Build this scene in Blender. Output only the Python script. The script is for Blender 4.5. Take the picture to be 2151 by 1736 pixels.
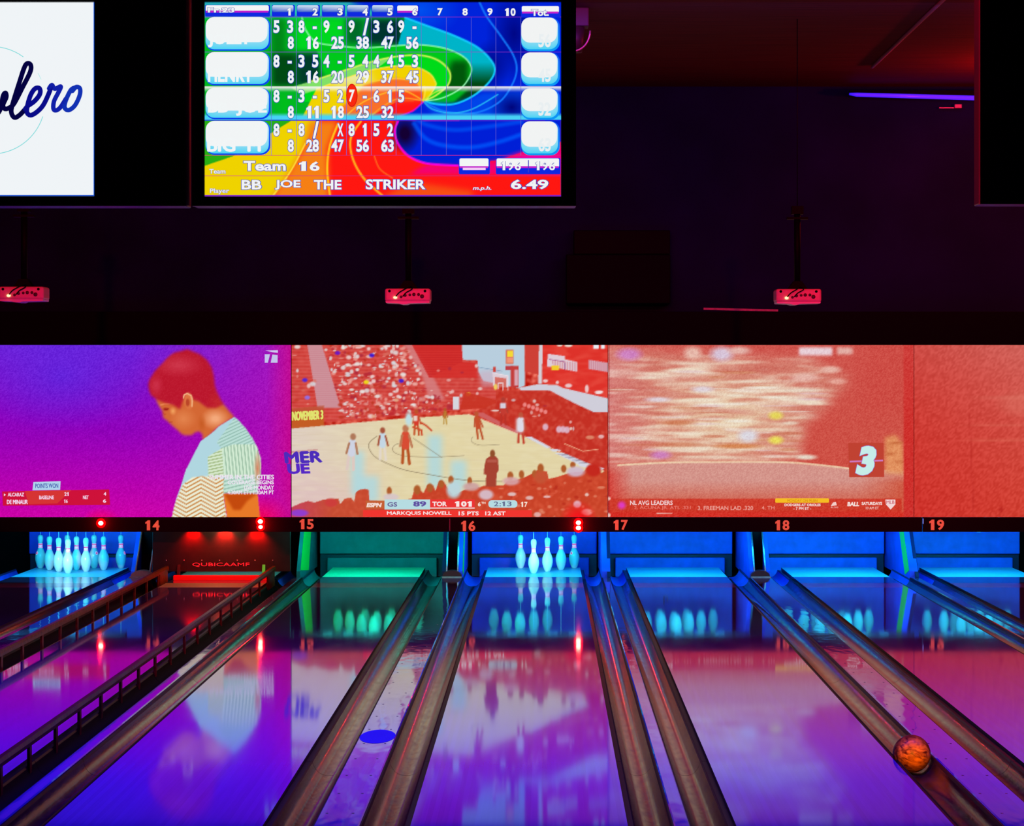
import bpy, bmesh, math, random
import numpy as np
from mathutils import Vector, Matrix

for o in list(bpy.data.objects):
    bpy.data.objects.remove(o, do_unlink=True)
SC = bpy.context.scene
COL = SC.collection
R = random.Random(7)

# ------------------------------------------------------------------ camera
F = 5500.0            # focal length in pixels of the 2151 px wide frame
H = 2.17              # eye height above the lanes
VX, VY = 1145.0, 793.0  # where the lanes converge
cam_d = bpy.data.cameras.new('camera')
cam_d.sensor_fit = 'HORIZONTAL'
cam_d.sensor_width = 36.0
cam_d.lens = 36.0 * F / 2151.0
cam_d.shift_x = -(VX - 2151 / 2) / 2151.0
cam_d.shift_y = (VY - 1736 / 2) / 2151.0
cam_d.clip_start = 0.1
cam_d.clip_end = 200
cam = bpy.data.objects.new('camera', cam_d)
COL.objects.link(cam)
cam.location = (0, 0, H)
cam.rotation_euler = (math.radians(90), 0, 0)
SC.camera = cam

# ------------------------------------------------------------------ world, exposure
w = bpy.data.worlds.new('world')
SC.world = w
w.use_nodes = True
w.node_tree.nodes['Background'].inputs[0].default_value = (0.35, 0.08, 0.6, 1)
w.node_tree.nodes['Background'].inputs[1].default_value = 0.006
SC.view_settings.view_transform = 'Standard'
SC.view_settings.look = 'None'
SC.view_settings.exposure = 0.0
SC.view_settings.gamma = 1.0
SC.view_settings.use_curve_mapping = False
SC.cycles.use_denoising = True
SC.cycles.max_bounces = 8
SC.cycles.sample_clamp_indirect = 6.0

# ------------------------------------------------------------------ lamps
def aim(o, target):
    d = Vector(target) - o.location
    o.rotation_euler = d.to_track_quat('-Z', 'Y').to_euler()

def spot(name, loc, target, energy, color, angle, blend=0.6, size=0.1):
    l = bpy.data.lights.new(name, 'SPOT')
    l.energy, l.color, l.spot_size, l.spot_blend, l.shadow_soft_size = energy, color, math.radians(angle), blend, size
    o = bpy.data.objects.new(name, l); COL.objects.link(o)
    o.location = loc; aim(o, target)
    return o

def area(name, loc, target, energy, color, sx, sy, spread=180):
    l = bpy.data.lights.new(name, 'AREA')
    l.shape = 'RECTANGLE'; l.size, l.size_y = sx, sy
    l.energy, l.color, l.spread = energy, color, math.radians(spread)
    o = bpy.data.objects.new(name, l); COL.objects.link(o)
    o.location = loc; aim(o, target)
    return o

def point(name, loc, energy, color, size=0.02):
    l = bpy.data.lights.new(name, 'POINT')
    l.energy, l.color, l.shadow_soft_size = energy, color, size
    o = bpy.data.objects.new(name, l); COL.objects.link(o)
    o.location = loc
    return o

# blue lamps in the ceiling over the front of the lanes
for x, e, c in ((-5.4, 1700, (0.006, 0.008, 1)), (-2.6, 2100, (0.008, 0.01, 1)), (0.2, 1600, (0.03, 0.006, 1)),
                (2.8, 1350, (0.06, 0.005, 1)), (5.4, 1250, (0.12, 0.004, 0.9))):
    spot('blue_ceiling_lamp', (x, 14.6, 5.0), (x, 15.4, 0), e * 0.92, c, 125, 1.0, 0.2)
# red wash over the mask, the projectors and the upper wall
for x, tx in ((-4.2, -4.4), (-0.8, -0.6), (2.6, 3.6)):
    spot('red_wash_lamp', (x, 11.6, 4.1), (tx, 25.5, 2.9), 1750, (1, 0.012, 0.03), 20, 0.8, 0.1)
# red glow on the ceiling
area('red_ceiling_wash', (1.5, 17.0, 4.85), (1.5, 24.5, 5.27), 230, (1, 0.02, 0.05), 9, 0.2)
point('red_ceiling_glow', (5.15, 25.6, 4.85), 150, (1, 0.03, 0.01), 0.08)
spot('red_edge_fill', (-2.0, 12.6, 4.6), (1.9, 11.05, 3.3), 1300, (1, 0.01, 0.05), 30, 0.8, 0.05)  # added unseen spot that reddens the right monitor's side edge
# dim blue light on the upper wall
area('blue_wall_wash', (2.5, 21.5, 5.1), (2.5, 27.9, 4.2), 16, (0.05, 0.06, 1), 8, 0.2, 120)
# added narrow warm spot near the camera, brightens only the ball
spot('warm_ball_fill', (1.0, 2.0, 2.75), (2.11, 15.0, 0.015), 21000, (1, 0.38, 0.02), 0.95, 1.0, 0.03)

# ------------------------------------------------------------------ materials
def lin(c):
    c = np.asarray(c, dtype=np.float64) / 255.0
    return np.where(c <= 0.04045, c / 12.92, ((c + 0.055) / 1.055) ** 2.4)

MATS = {}
def mat(name, color, rough=0.5, metal=0.0, spec=0.5, emit=None, es=0.0, noise=0.0, nscale=20.0, bump=0.0, bscale=30.0,
        stretch=(1, 1, 1), coat=0.0, ior=None, rvar=0.0, dulled=None):
    m = bpy.data.materials.new(name)
    m.use_nodes = True
    nt = m.node_tree
    b = nt.nodes['Principled BSDF']
    b.inputs['Base Color'].default_value = (*color, 1)
    b.inputs['Roughness'].default_value = rough
    b.inputs['Metallic'].default_value = metal
    b.inputs['Specular IOR Level'].default_value = spec
    if ior: b.inputs['IOR'].default_value = ior
    if coat:
        b.inputs['Coat Weight'].default_value = coat
        b.inputs['Coat Roughness'].default_value = 0.05
    if emit:
        b.inputs['Emission Color'].default_value = (*emit, 1)
        b.inputs['Emission Strength'].default_value = es
    if noise or bump or rvar:
        tc = nt.nodes.new('ShaderNodeTexCoord')
        mp = nt.nodes.new('ShaderNodeMapping')
        mp.inputs['Scale'].default_value = stretch
        nt.links.new(tc.outputs['Object'], mp.inputs['Vector'])
        if noise or rvar:
            n = nt.nodes.new('ShaderNodeTexNoise')
            n.inputs['Scale'].default_value = nscale
            n.inputs['Detail'].default_value = 5
            nt.links.new(mp.outputs[0], n.inputs['Vector'])
        if noise:
            r = nt.nodes.new('ShaderNodeValToRGB')
            r.color_ramp.elements[0].position = 0.3
            r.color_ramp.elements[1].position = 0.7
            r.color_ramp.elements[0].color = (*[c * (1 - noise) for c in color], 1)
            r.color_ramp.elements[1].color = (*[min(1, c * (1 + noise)) for c in color], 1)
            nt.links.new(n.outputs['Fac'], r.inputs[0])
            nt.links.new(r.outputs[0], b.inputs['Base Color'])
        if rvar:
            mr = nt.nodes.new('ShaderNodeMapRange')
            mr.inputs['To Min'].default_value = max(0.0, rough - rvar)
            mr.inputs['To Max'].default_value = rough + rvar
            nt.links.new(n.outputs['Fac'], mr.inputs['Value'])
            nt.links.new(mr.outputs[0], b.inputs['Roughness'])
        if dulled:   # specular ramp along the object's own y, weakens reflections at the near end
            sp = nt.nodes.new('ShaderNodeSeparateXYZ')
            nt.links.new(tc.outputs['Object'], sp.inputs[0])
            wr = nt.nodes.new('ShaderNodeMapRange'); wr.interpolation_type = 'SMOOTHSTEP'
            for k_, v_ in zip(('From Min', 'From Max', 'To Min', 'To Max'), dulled): wr.inputs[k_].default_value = v_
            nt.links.new(sp.outputs['Y'], wr.inputs['Value'])
            nt.links.new(wr.outputs[0], b.inputs['Specular IOR Level'])
        if bump:
            n2 = nt.nodes.new('ShaderNodeTexNoise')
            n2.inputs['Scale'].default_value = bscale
            n2.inputs['Detail'].default_value = 3
            nt.links.new(mp.outputs[0], n2.inputs['Vector'])
            bp = nt.nodes.new('ShaderNodeBump')
            bp.inputs['Strength'].default_value = bump
            bp.inputs['Distance'].default_value = 0.01
            nt.links.new(n2.outputs['Fac'], bp.inputs['Height'])
            nt.links.new(bp.outputs[0], b.inputs['Normal'])
    MATS[name] = m
    return m

def lane_material(name='lane_boards', bump=0.0):
    m = bpy.data.materials.new(name)
    m.use_nodes = True
    nt = m.node_tree
    b = nt.nodes['Principled BSDF']
    tc = nt.nodes.new('ShaderNodeTexCoord')
    sep = nt.nodes.new('ShaderNodeSeparateXYZ')
    nt.links.new(tc.outputs['Object'], sep.inputs[0])
    # 39 boards across the lane
    mul = nt.nodes.new('ShaderNodeMath'); mul.operation = 'MULTIPLY'; mul.inputs[1].default_value = 39 / 1.0525
    nt.links.new(sep.outputs['X'], mul.inputs[0])
    flo = nt.nodes.new('ShaderNodeMath'); flo.operation = 'FLOOR'
    nt.links.new(mul.outputs[0], flo.inputs[0])
    wn = nt.nodes.new('ShaderNodeTexWhiteNoise'); wn.noise_dimensions = '1D'
    nt.links.new(flo.outputs[0], wn.inputs['W'])
    mp = nt.nodes.new('ShaderNodeMapping'); mp.inputs['Scale'].default_value = (30, 1.0, 1)
    nt.links.new(tc.outputs['Object'], mp.inputs['Vector'])
    n = nt.nodes.new('ShaderNodeTexNoise'); n.inputs['Scale'].default_value = 2.0; n.inputs['Detail'].default_value = 4
    nt.links.new(mp.outputs[0], n.inputs['Vector'])
    add = nt.nodes.new('ShaderNodeMath'); add.operation = 'ADD'
    nt.links.new(wn.outputs['Value'], add.inputs[0]); nt.links.new(n.outputs['Fac'], add.inputs[1])
    r = nt.nodes.new('ShaderNodeValToRGB')
    r.color_ramp.elements[0].position = 0.2; r.color_ramp.elements[1].position = 0.9
    r.color_ramp.elements[0].color = (0.085, 0.085, 0.19, 1)
    r.color_ramp.elements[1].color = (0.115, 0.11, 0.23, 1)
    half = nt.nodes.new('ShaderNodeMath'); half.operation = 'MULTIPLY'; half.inputs[1].default_value = 0.5
    nt.links.new(add.outputs[0], half.inputs[0]); nt.links.new(half.outputs[0], r.inputs[0])
    nt.links.new(r.outputs[0], b.inputs['Base Color'])
    # worn oil film: patches of slightly different gloss
    n2 = nt.nodes.new('ShaderNodeTexNoise'); n2.inputs['Scale'].default_value = 1.6; n2.inputs['Detail'].default_value = 3
    mp2 = nt.nodes.new('ShaderNodeMapping'); mp2.inputs['Scale'].default_value = (1.6, 0.5, 1)
    nt.links.new(tc.outputs['Object'], mp2.inputs['Vector']); nt.links.new(mp2.outputs[0], n2.inputs['Vector'])
    mr = nt.nodes.new('ShaderNodeMapRange'); mr.inputs['To Min'].default_value = 0.025; mr.inputs['To Max'].default_value = 0.075
    nt.links.new(n2.outputs['Fac'], mr.inputs['Value'])
    nt.links.new(mr.outputs[0], b.inputs['Roughness'])
    # specular level falls towards the near end, weakening the mirrored screens there
    mr2 = nt.nodes.new('ShaderNodeMapRange'); mr2.interpolation_type = 'SMOOTHSTEP'
    mr2.inputs['From Min'].default_value = 3.2; mr2.inputs['From Max'].default_value = 9.4
    mr2.inputs['To Min'].default_value = 0.02; mr2.inputs['To Max'].default_value = 0.58
    nt.links.new(sep.outputs['Y'], mr2.inputs['Value'])
    nt.links.new(mr2.outputs[0], b.inputs['Specular IOR Level'])
    b.inputs['IOR'].default_value = 1.5
    if bump:
        n3 = nt.nodes.new('ShaderNodeTexNoise'); n3.inputs['Scale'].default_value = 2.2; n3.inputs['Detail'].default_value = 2
        mp3 = nt.nodes.new('ShaderNodeMapping'); mp3.inputs['Scale'].default_value = (2.5, 0.8, 1)
        nt.links.new(tc.outputs['Object'], mp3.inputs['Vector']); nt.links.new(mp3.outputs[0], n3.inputs['Vector'])
        bp = nt.nodes.new('ShaderNodeBump'); bp.inputs['Strength'].default_value = bump; bp.inputs['Distance'].default_value = 0.01
        nt.links.new(n3.outputs['Fac'], bp.inputs['Height']); nt.links.new(bp.outputs[0], b.inputs['Normal'])
    return m

M_LANE = lane_material()
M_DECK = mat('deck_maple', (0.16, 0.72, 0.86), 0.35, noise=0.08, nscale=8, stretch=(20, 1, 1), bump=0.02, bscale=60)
M_STRIP = mat('lane_splice', (0.30, 0.27, 0.28), 0.14, noise=0.2, nscale=40, ior=1.55)
M_SIDE = mat('lane_side', (0.012, 0.007, 0.008), 0.3)
M_GUT = mat('gutter_plastic', (0.030, 0.016, 0.006), 0.17, spec=0.24, noise=0.6, nscale=7, stretch=(4, 0.8, 4), bump=0.07, bscale=16, rvar=0.09, dulled=(2.5, 11.0, 0.05, 0.42))
M_GUTD = mat('gutter_shaded', (0.004, 0.003, 0.002), 0.7, spec=0.04)  # gutter plastic blackened to paint the shade under the bumper rails
M_TAN = mat('deck_front_tan', (0.55, 0.36, 0.19), 0.5, noise=0.15, nscale=40)
M_LIP = mat('gutter_lip', (0.006, 0.003, 0.003), 0.45, spec=0.10)
M_CAP = lane_material('cap_laminate', 0.22)
M_PATCH = mat('cap_patch', (0.06, 0.07, 0.26), 0.6, spec=0.1)
M_MARK = mat('cap_nail', (0.02, 0.015, 0.03), 0.4)
M_BLACK = mat('black_paint', (0.0012, 0.001, 0.0012), 0.6, spec=0.06)
M_FASC = mat('fascia_black', (0.007, 0.005, 0.005), 0.5, spec=0.2)
M_WALL = mat('dark_wall_paint', (0.008, 0.012, 0.062), 0.85, spec=0.1, noise=0.25, nscale=1.3)
M_CEIL = mat('dark_ceiling_panel', (0.13, 0.022, 0.012), 0.7, spec=0.1, noise=0.35, nscale=3, stretch=(0.4, 14, 1), bump=0.25, bscale=5)
M_FLOOR = mat('approach_floor', (0.05, 0.04, 0.04), 0.4, noise=0.2, nscale=6)
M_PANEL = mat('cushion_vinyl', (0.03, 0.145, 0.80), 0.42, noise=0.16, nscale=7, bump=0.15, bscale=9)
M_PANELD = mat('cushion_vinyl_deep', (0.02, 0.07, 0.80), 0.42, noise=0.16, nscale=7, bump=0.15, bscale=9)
M_PANELT = mat('cushion_vinyl_teal_lit', (0.01, 0.17, 0.21), 0.42, noise=0.16, nscale=7, bump=0.15, bscale=9)  # same vinyl tinted with the teal pit light
M_DECKT = mat('deck_teal_lit', (0.12, 0.86, 0.52), 0.35, noise=0.08, nscale=8, stretch=(20, 1, 1))  # deck colour with the teal pit light mixed in
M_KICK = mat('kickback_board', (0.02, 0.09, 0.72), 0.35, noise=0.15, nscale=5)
M_KICKT = mat('kickback_teal_lit', (0.01, 0.17, 0.20), 0.35, noise=0.15, nscale=5)  # kickback board with the teal pit light mixed in
M_KICKD = mat('kickback_dark', (0.010, 0.010, 0.05), 0.4)
M_STEEL = mat('brushed_steel', (0.55, 0.50, 0.56), 0.3, metal=0.9, noise=0.2, nscale=60)
M_PIN = mat('pin_plastic', (0.95, 0.97, 0.74), 0.16, coat=0.3, noise=0.03, nscale=10)
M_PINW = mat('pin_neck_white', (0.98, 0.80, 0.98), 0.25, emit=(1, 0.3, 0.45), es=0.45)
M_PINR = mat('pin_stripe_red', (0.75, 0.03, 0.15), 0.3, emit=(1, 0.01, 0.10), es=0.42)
M_CORD = mat('pin_cord', (0.9, 0.95, 0.95), 0.7)
M_ORANGE = mat('number_orange', (0.95, 0.42, 0.30), 0.5, noise=0.2, nscale=80, emit=(1, 0.13, 0.06), es=0.55)  # emission stands in for light falling on the numerals
M_LED = mat('red_lamp_lens', (0.8, 0.1, 0.05), 0.3, emit=(1, 0.42, 0.30), es=9.0)
M_BLOOM = mat('bloom_red', (0.5, 0.0, 0.0), 0.3, emit=(1, 0, 0.0), es=0.9)  # emissive red standing in for the lens bloom round each lamp
M_BEZEL = mat('monitor_plastic', (0.010, 0.010, 0.014), 0.4)
M_TRIM = mat('monitor_edge', (0.10, 0.03, 0.04), 0.35, noise=0.2, nscale=30)
M_PROJ = mat('projector_white', (0.85, 0.62, 0.55), 0.45, noise=0.05, nscale=40)
M_PORT = mat('projector_port', (0.10, 0.03, 0.04), 0.5)
M_STATUS = mat('projector_status_lamp', (1, 0.9, 0.6), 0.4, emit=(1, 0.72, 0.35), es=1.6)
M_BALL = None
M_RAIL = mat('rail_paint', (0.20, 0.045, 0.003), 0.4, spec=0.16, noise=0.5, nscale=30, stretch=(1, 1, 1))
M_REDBAR = mat('sweep_red', (0.55, 0.01, 0.01), 0.4, emit=(1, 0.0, 0.0), es=0.65)
M_SWEEP = mat('sweep_black', (0.030, 0.010, 0.010), 0.38, noise=0.2, nscale=12)
M_REDTXT = mat('sweep_lettering', (0.6, 0.02, 0.03), 0.4, emit=(1, 0.015, 0.03), es=0.75)
M_DOT = mat('sweep_rivet', (0.8, 0.6, 0.6), 0.3, metal=0.6)
M_GREEN = mat('green_glow_paint', (0.02, 0.3, 0.03), 0.4, emit=(0.0, 0.24, 0.015), es=1.0)  # emission puts the green light on the partition faces into the material
M_TUBE = mat('blue_tube_glow', (0.2, 0.2, 0.9), 0.3, emit=(0.009, 0.010, 0.95), es=1.0)
M_CONDUIT = mat('conduit_metal', (0.5, 0.22, 0.22), 0.4, metal=0.3)
M_CLAY = mat('tan_strip', (0.55, 0.36, 0.30), 0.5, noise=0.2, nscale=30)
M_BUCKET = mat('red_moulding', (0.55, 0.10, 0.08), 0.35, noise=0.2, nscale=20)

def ball_material():
    m = bpy.data.materials.new('marbled_ball')
    m.use_nodes = True
    nt = m.node_tree
    b = nt.nodes['Principled BSDF']
    tc = nt.nodes.new('ShaderNodeTexCoord')
    mp = nt.nodes.new('ShaderNodeMapping')
    mp.inputs['Scale'].default_value = (4, 14, 14); mp.inputs['Rotation'].default_value = (0.2, 0.6, 0.5)
    nt.links.new(tc.outputs['Object'], mp.inputs['Vector'])
    n = nt.nodes.new('ShaderNodeTexNoise'); n.inputs['Scale'].default_value = 3.0; n.inputs['Detail'].default_value = 6
    n.inputs['Distortion'].default_value = 0.8
    nt.links.new(mp.outputs[0], n.inputs['Vector'])
    r = nt.nodes.new('ShaderNodeValToRGB')
    r.color_ramp.elements[0].position = 0.35; r.color_ramp.elements[1].position = 0.68
    r.color_ramp.elements[0].color = (0.06, 0.006, 0.001, 1)
    r.color_ramp.elements[1].color = (0.50, 0.12, 0.012, 1)
    nt.links.new(n.outputs['Fac'], r.inputs[0]); nt.links.new(r.outputs[0], b.inputs['Base Color'])
    b.inputs['Roughness'].default_value = 0.42
    b.inputs['Specular IOR Level'].default_value = 0.08
    return m
M_BALL = ball_material()

def picture_material():
    m = bpy.data.materials.new('lit_picture')
    m.use_nodes = True
    nt = m.node_tree
    nt.nodes.remove(nt.nodes['Principled BSDF'])
    a = nt.nodes.new('ShaderNodeAttribute'); a.attribute_name = 'Col'
    e = nt.nodes.new('ShaderNodeEmission')
    nt.links.new(a.outputs['Color'], e.inputs['Color'])
    nt.links.new(e.outputs[0], nt.nodes['Material Output'].inputs['Surface'])
    m.cycles.emission_sampling = 'FRONT'
    return m
M_PIC = picture_material()
try:
    M_PIC.cycles.emission_sampling = 'NONE'
except Exception:
    pass

# ------------------------------------------------------------------ mesh helpers
def link(name, bm, material, parent=None, smooth=False, mats=None):
    me = bpy.data.meshes.new(name)
    bmesh.ops.recalc_face_normals(bm, faces=bm.faces)
    bm.to_mesh(me); bm.free()
    for m in (mats or [material]):
        me.materials.append(m)
    if smooth:
        for p in me.polygons: p.use_smooth = True
    o = bpy.data.objects.new(name, me)
    COL.objects.link(o)
    if parent is not None: o.parent = parent
    return o

def thing(name, label, cat, loc=(0, 0, 0), group=None, rz=0.0):
    o = bpy.data.objects.new(name, None)
    o.empty_display_size = 0.1
    COL.objects.link(o)
    o.location = loc; o.rotation_euler = (0, 0, rz)
    o['label'] = label; o['category'] = cat
    if group: o['group'] = group
    return o

def tag(o, label, cat, group=None):
    o['label'] = label; o['category'] = cat
    if group: o['group'] = group
    return o

def struct(o):
    o['kind'] = 'structure'
    return o

def B():
    return bmesh.new()

def box(bm, x0, x1, y0, y1, z0, z1, mi=0, bev=0.0):
    vs = [bm.verts.new(p) for p in ((x0, y0, z0), (x1, y0, z0), (x1, y1, z0), (x0, y1, z0),
                                    (x0, y0, z1), (x1, y0, z1), (x1, y1, z1), (x0, y1, z1))]
    fs = [bm.faces.new([vs[i] for i in q]) for q in ((0, 3, 2, 1), (4, 5, 6, 7), (0, 1, 5, 4), (1, 2, 6, 5), (2, 3, 7, 6), (3, 0, 4, 7))]
    for f in fs: f.material_index = mi
    if bev:
        es = list({e for f in fs for e in f.edges})
        bmesh.ops.bevel(bm, geom=es, offset=bev, segments=2, affect='EDGES', profile=0.5)
    return fs

def prism(bm, prof, y0, y1, mi=None, own_ends=False):
    """closed profile of (x, z) points pushed along y; mi: material index per side"""
    a = [bm.verts.new((x, y0, z)) for x, z in prof]
    b = [bm.verts.new((x, y1, z)) for x, z in prof]
    n = len(prof)
    for i in range(n):
        f = bm.faces.new((a[i], a[(i + 1) % n], b[(i + 1) % n], b[i]))
        if mi: f.material_index = mi[i]
    if own_ends:
        a = [bm.verts.new(v.co) for v in a]; b = [bm.verts.new(v.co) for v in b]
    for f in (bm.faces.new(a), bm.faces.new(b[::-1])):
        if mi: f.material_index = 1

def prism_x(bm, prof, x0, x1, mi=0):
    a = [bm.verts.new((x0, y, z)) for y, z in prof]
    b = [bm.verts.new((x1, y, z)) for y, z in prof]
    n = len(prof)
    fs = [bm.faces.new((a[i], a[(i + 1) % n], b[(i + 1) % n], b[i])) for i in range(n)]
    fs += [bm.faces.new(a), bm.faces.new(b[::-1])]
    for f in fs: f.material_index = mi

def tube(bm, pts, r, seg=10, mi=0, cap=True):
    pts = [Vector(p) for p in pts]
    rs = r if isinstance(r, (list, tuple)) else [r] * len(pts)
    rings = []
    up = None
    for i, p in enumerate(pts):
        d = (pts[min(i + 1, len(pts) - 1)] - pts[max(i - 1, 0)]).normalized()
        if up is None:
            up = d.orthogonal().normalized()
        up = (up - d * up.dot(d))
        up = up.normalized() if up.length > 1e-6 else d.orthogonal().normalized()
        s = d.cross(up)
        rings.append([bm.verts.new(p + (up * math.cos(t) + s * math.sin(t)) * rs[i]) for t in [2 * math.pi * k / seg for k in range(seg)]])
    for a, b in zip(rings, rings[1:]):
        for k in range(seg):
            f = bm.faces.new((a[k], a[(k + 1) % seg], b[(k + 1) % seg], b[k])); f.material_index = mi
    if cap:
        bm.faces.new(rings[0][::-1]).material_index = mi; bm.faces.new(rings[-1]).material_index = mi

def lathe(bm, prof, seg=28, mi=None):
    """profile of (r, z) from bottom to top"""
    rings = []
    for r_, z in prof:
        if r_ < 1e-5:
            rings.append([bm.verts.new((0, 0, z))])
        else:
            rings.append([bm.verts.new((r_ * math.cos(2 * math.pi * k / seg), r_ * math.sin(2 * math.pi * k / seg), z)) for k in range(seg)])
    for i, (a, b) in enumerate(zip(rings, rings[1:])):
        for k in range(seg):
            k2 = (k + 1) % seg
            if len(a) == 1 and len(b) == 1: continue
            if len(a) == 1: f = bm.faces.new((a[0], b[k2], b[k]))
            elif len(b) == 1: f = bm.faces.new((a[k], a[k2], b[0]))
            else: f = bm.faces.new((a[k], a[k2], b[k2], b[k]))
            if mi: f.material_index = mi[i]

# text as filled triangles, from the font built into Blender
_TXT = {}
def text_mesh(s, offset=0.0, shear=0.0):
    if 'M' in s or 'W' in s: offset = 0.0
    key = (s, round(offset, 4), shear)
    if key in _TXT: return _TXT[key]
    if '1' in s and all(ch in '0123456789.:' for ch in s):
        # figures set one by one, the one drawn with a flag
        V, T, x, n = [], [], 0.0, 0
        for ch in s:
            if ch == '1':
                k = 0.075 + offset
                v = np.array([(0.22 - k, 0), (0.22 + k, 0), (0.22 + k, 0.70), (0.22 - k * 0.5, 0.70), (0.22 - k, 0.63), (0.05 - offset, 0.56 + offset * 0.5), (0.05 - offset, 0.46 - offset * 0.5), (0.22 - k, 0.50)])
                t = np.array([(0, 1, 2), (0, 2, 7), (7, 2, 4), (4, 2, 3), (7, 4, 5), (7, 5, 6)])
                v[:, 0] += x; adv = 0.46
            else:
                v, t = text_mesh(ch, offset)
                v = v.copy(); v[:, 0] -= v[:, 0].min() - 0.03
                if ch in '0123456789':
                    v[:, 0] *= 0.46 / max(v[:, 0].max(), 0.1); v[:, 1] = (v[:, 1] - v[:, 1].min()) * 0.70 / np.ptp(v[:, 1])
                adv = v[:, 0].max() + 0.06; v[:, 0] += x
            x += adv
            v[:, 0] += shear * v[:, 1]
            V.append(v); T.append(t + n); n += len(v)
        _TXT[key] = (np.concatenate(V), np.concatenate(T))
        return _TXT[key]
    c = bpy.data.curves.new('t', 'FONT')
    c.body = s; c.size = 1.0; c.offset = offset; c.resolution_u = 3; c.shear = shear
    c.dimensions = '2D'; c.fill_mode = 'BOTH'
    o = bpy.data.objects.new('t', c)
    COL.objects.link(o)
    bpy.context.view_layer.update()
    dg = bpy.context.evaluated_depsgraph_get()
    me = bpy.data.meshes.new_from_object(o.evaluated_get(dg))
    me.calc_loop_triangles()
    v = np.array([p.co[:2] for p in me.vertices]).reshape(-1, 2)
    t = np.array([tr.vertices[:] for tr in me.loop_triangles]).reshape(-1, 3)
    bpy.data.meshes.remove(me)
    bpy.data.objects.remove(o, do_unlink=True)
    bpy.data.curves.remove(c)
    _TXT[key] = (v, t)
    return v, t

def catmull(pts, n=8, closed=False):
    P = [np.array(p, float) for p in pts]
    out = []
    m = len(P)
    rng = range(m if closed else m - 1)
    for i in rng:
        if closed: p0, p1, p2, p3 = P[i - 1], P[i], P[(i + 1) % m], P[(i + 2) % m]
        else: p0, p1, p2, p3 = P[max(i - 1, 0)], P[i], P[i + 1], P[min(i + 2, m - 1)]
        for k in range(n):
            t = k / n
            out.append(0.5 * ((2 * p1) + (-p0 + p2) * t + (2 * p0 - 5 * p1 + 4 * p2 - p3) * t * t + (-p0 + 3 * p1 - 3 * p2 + p3) * t ** 3))
    if not closed: out.append(P[-1])
    return [tuple(p) for p in out]

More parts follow.
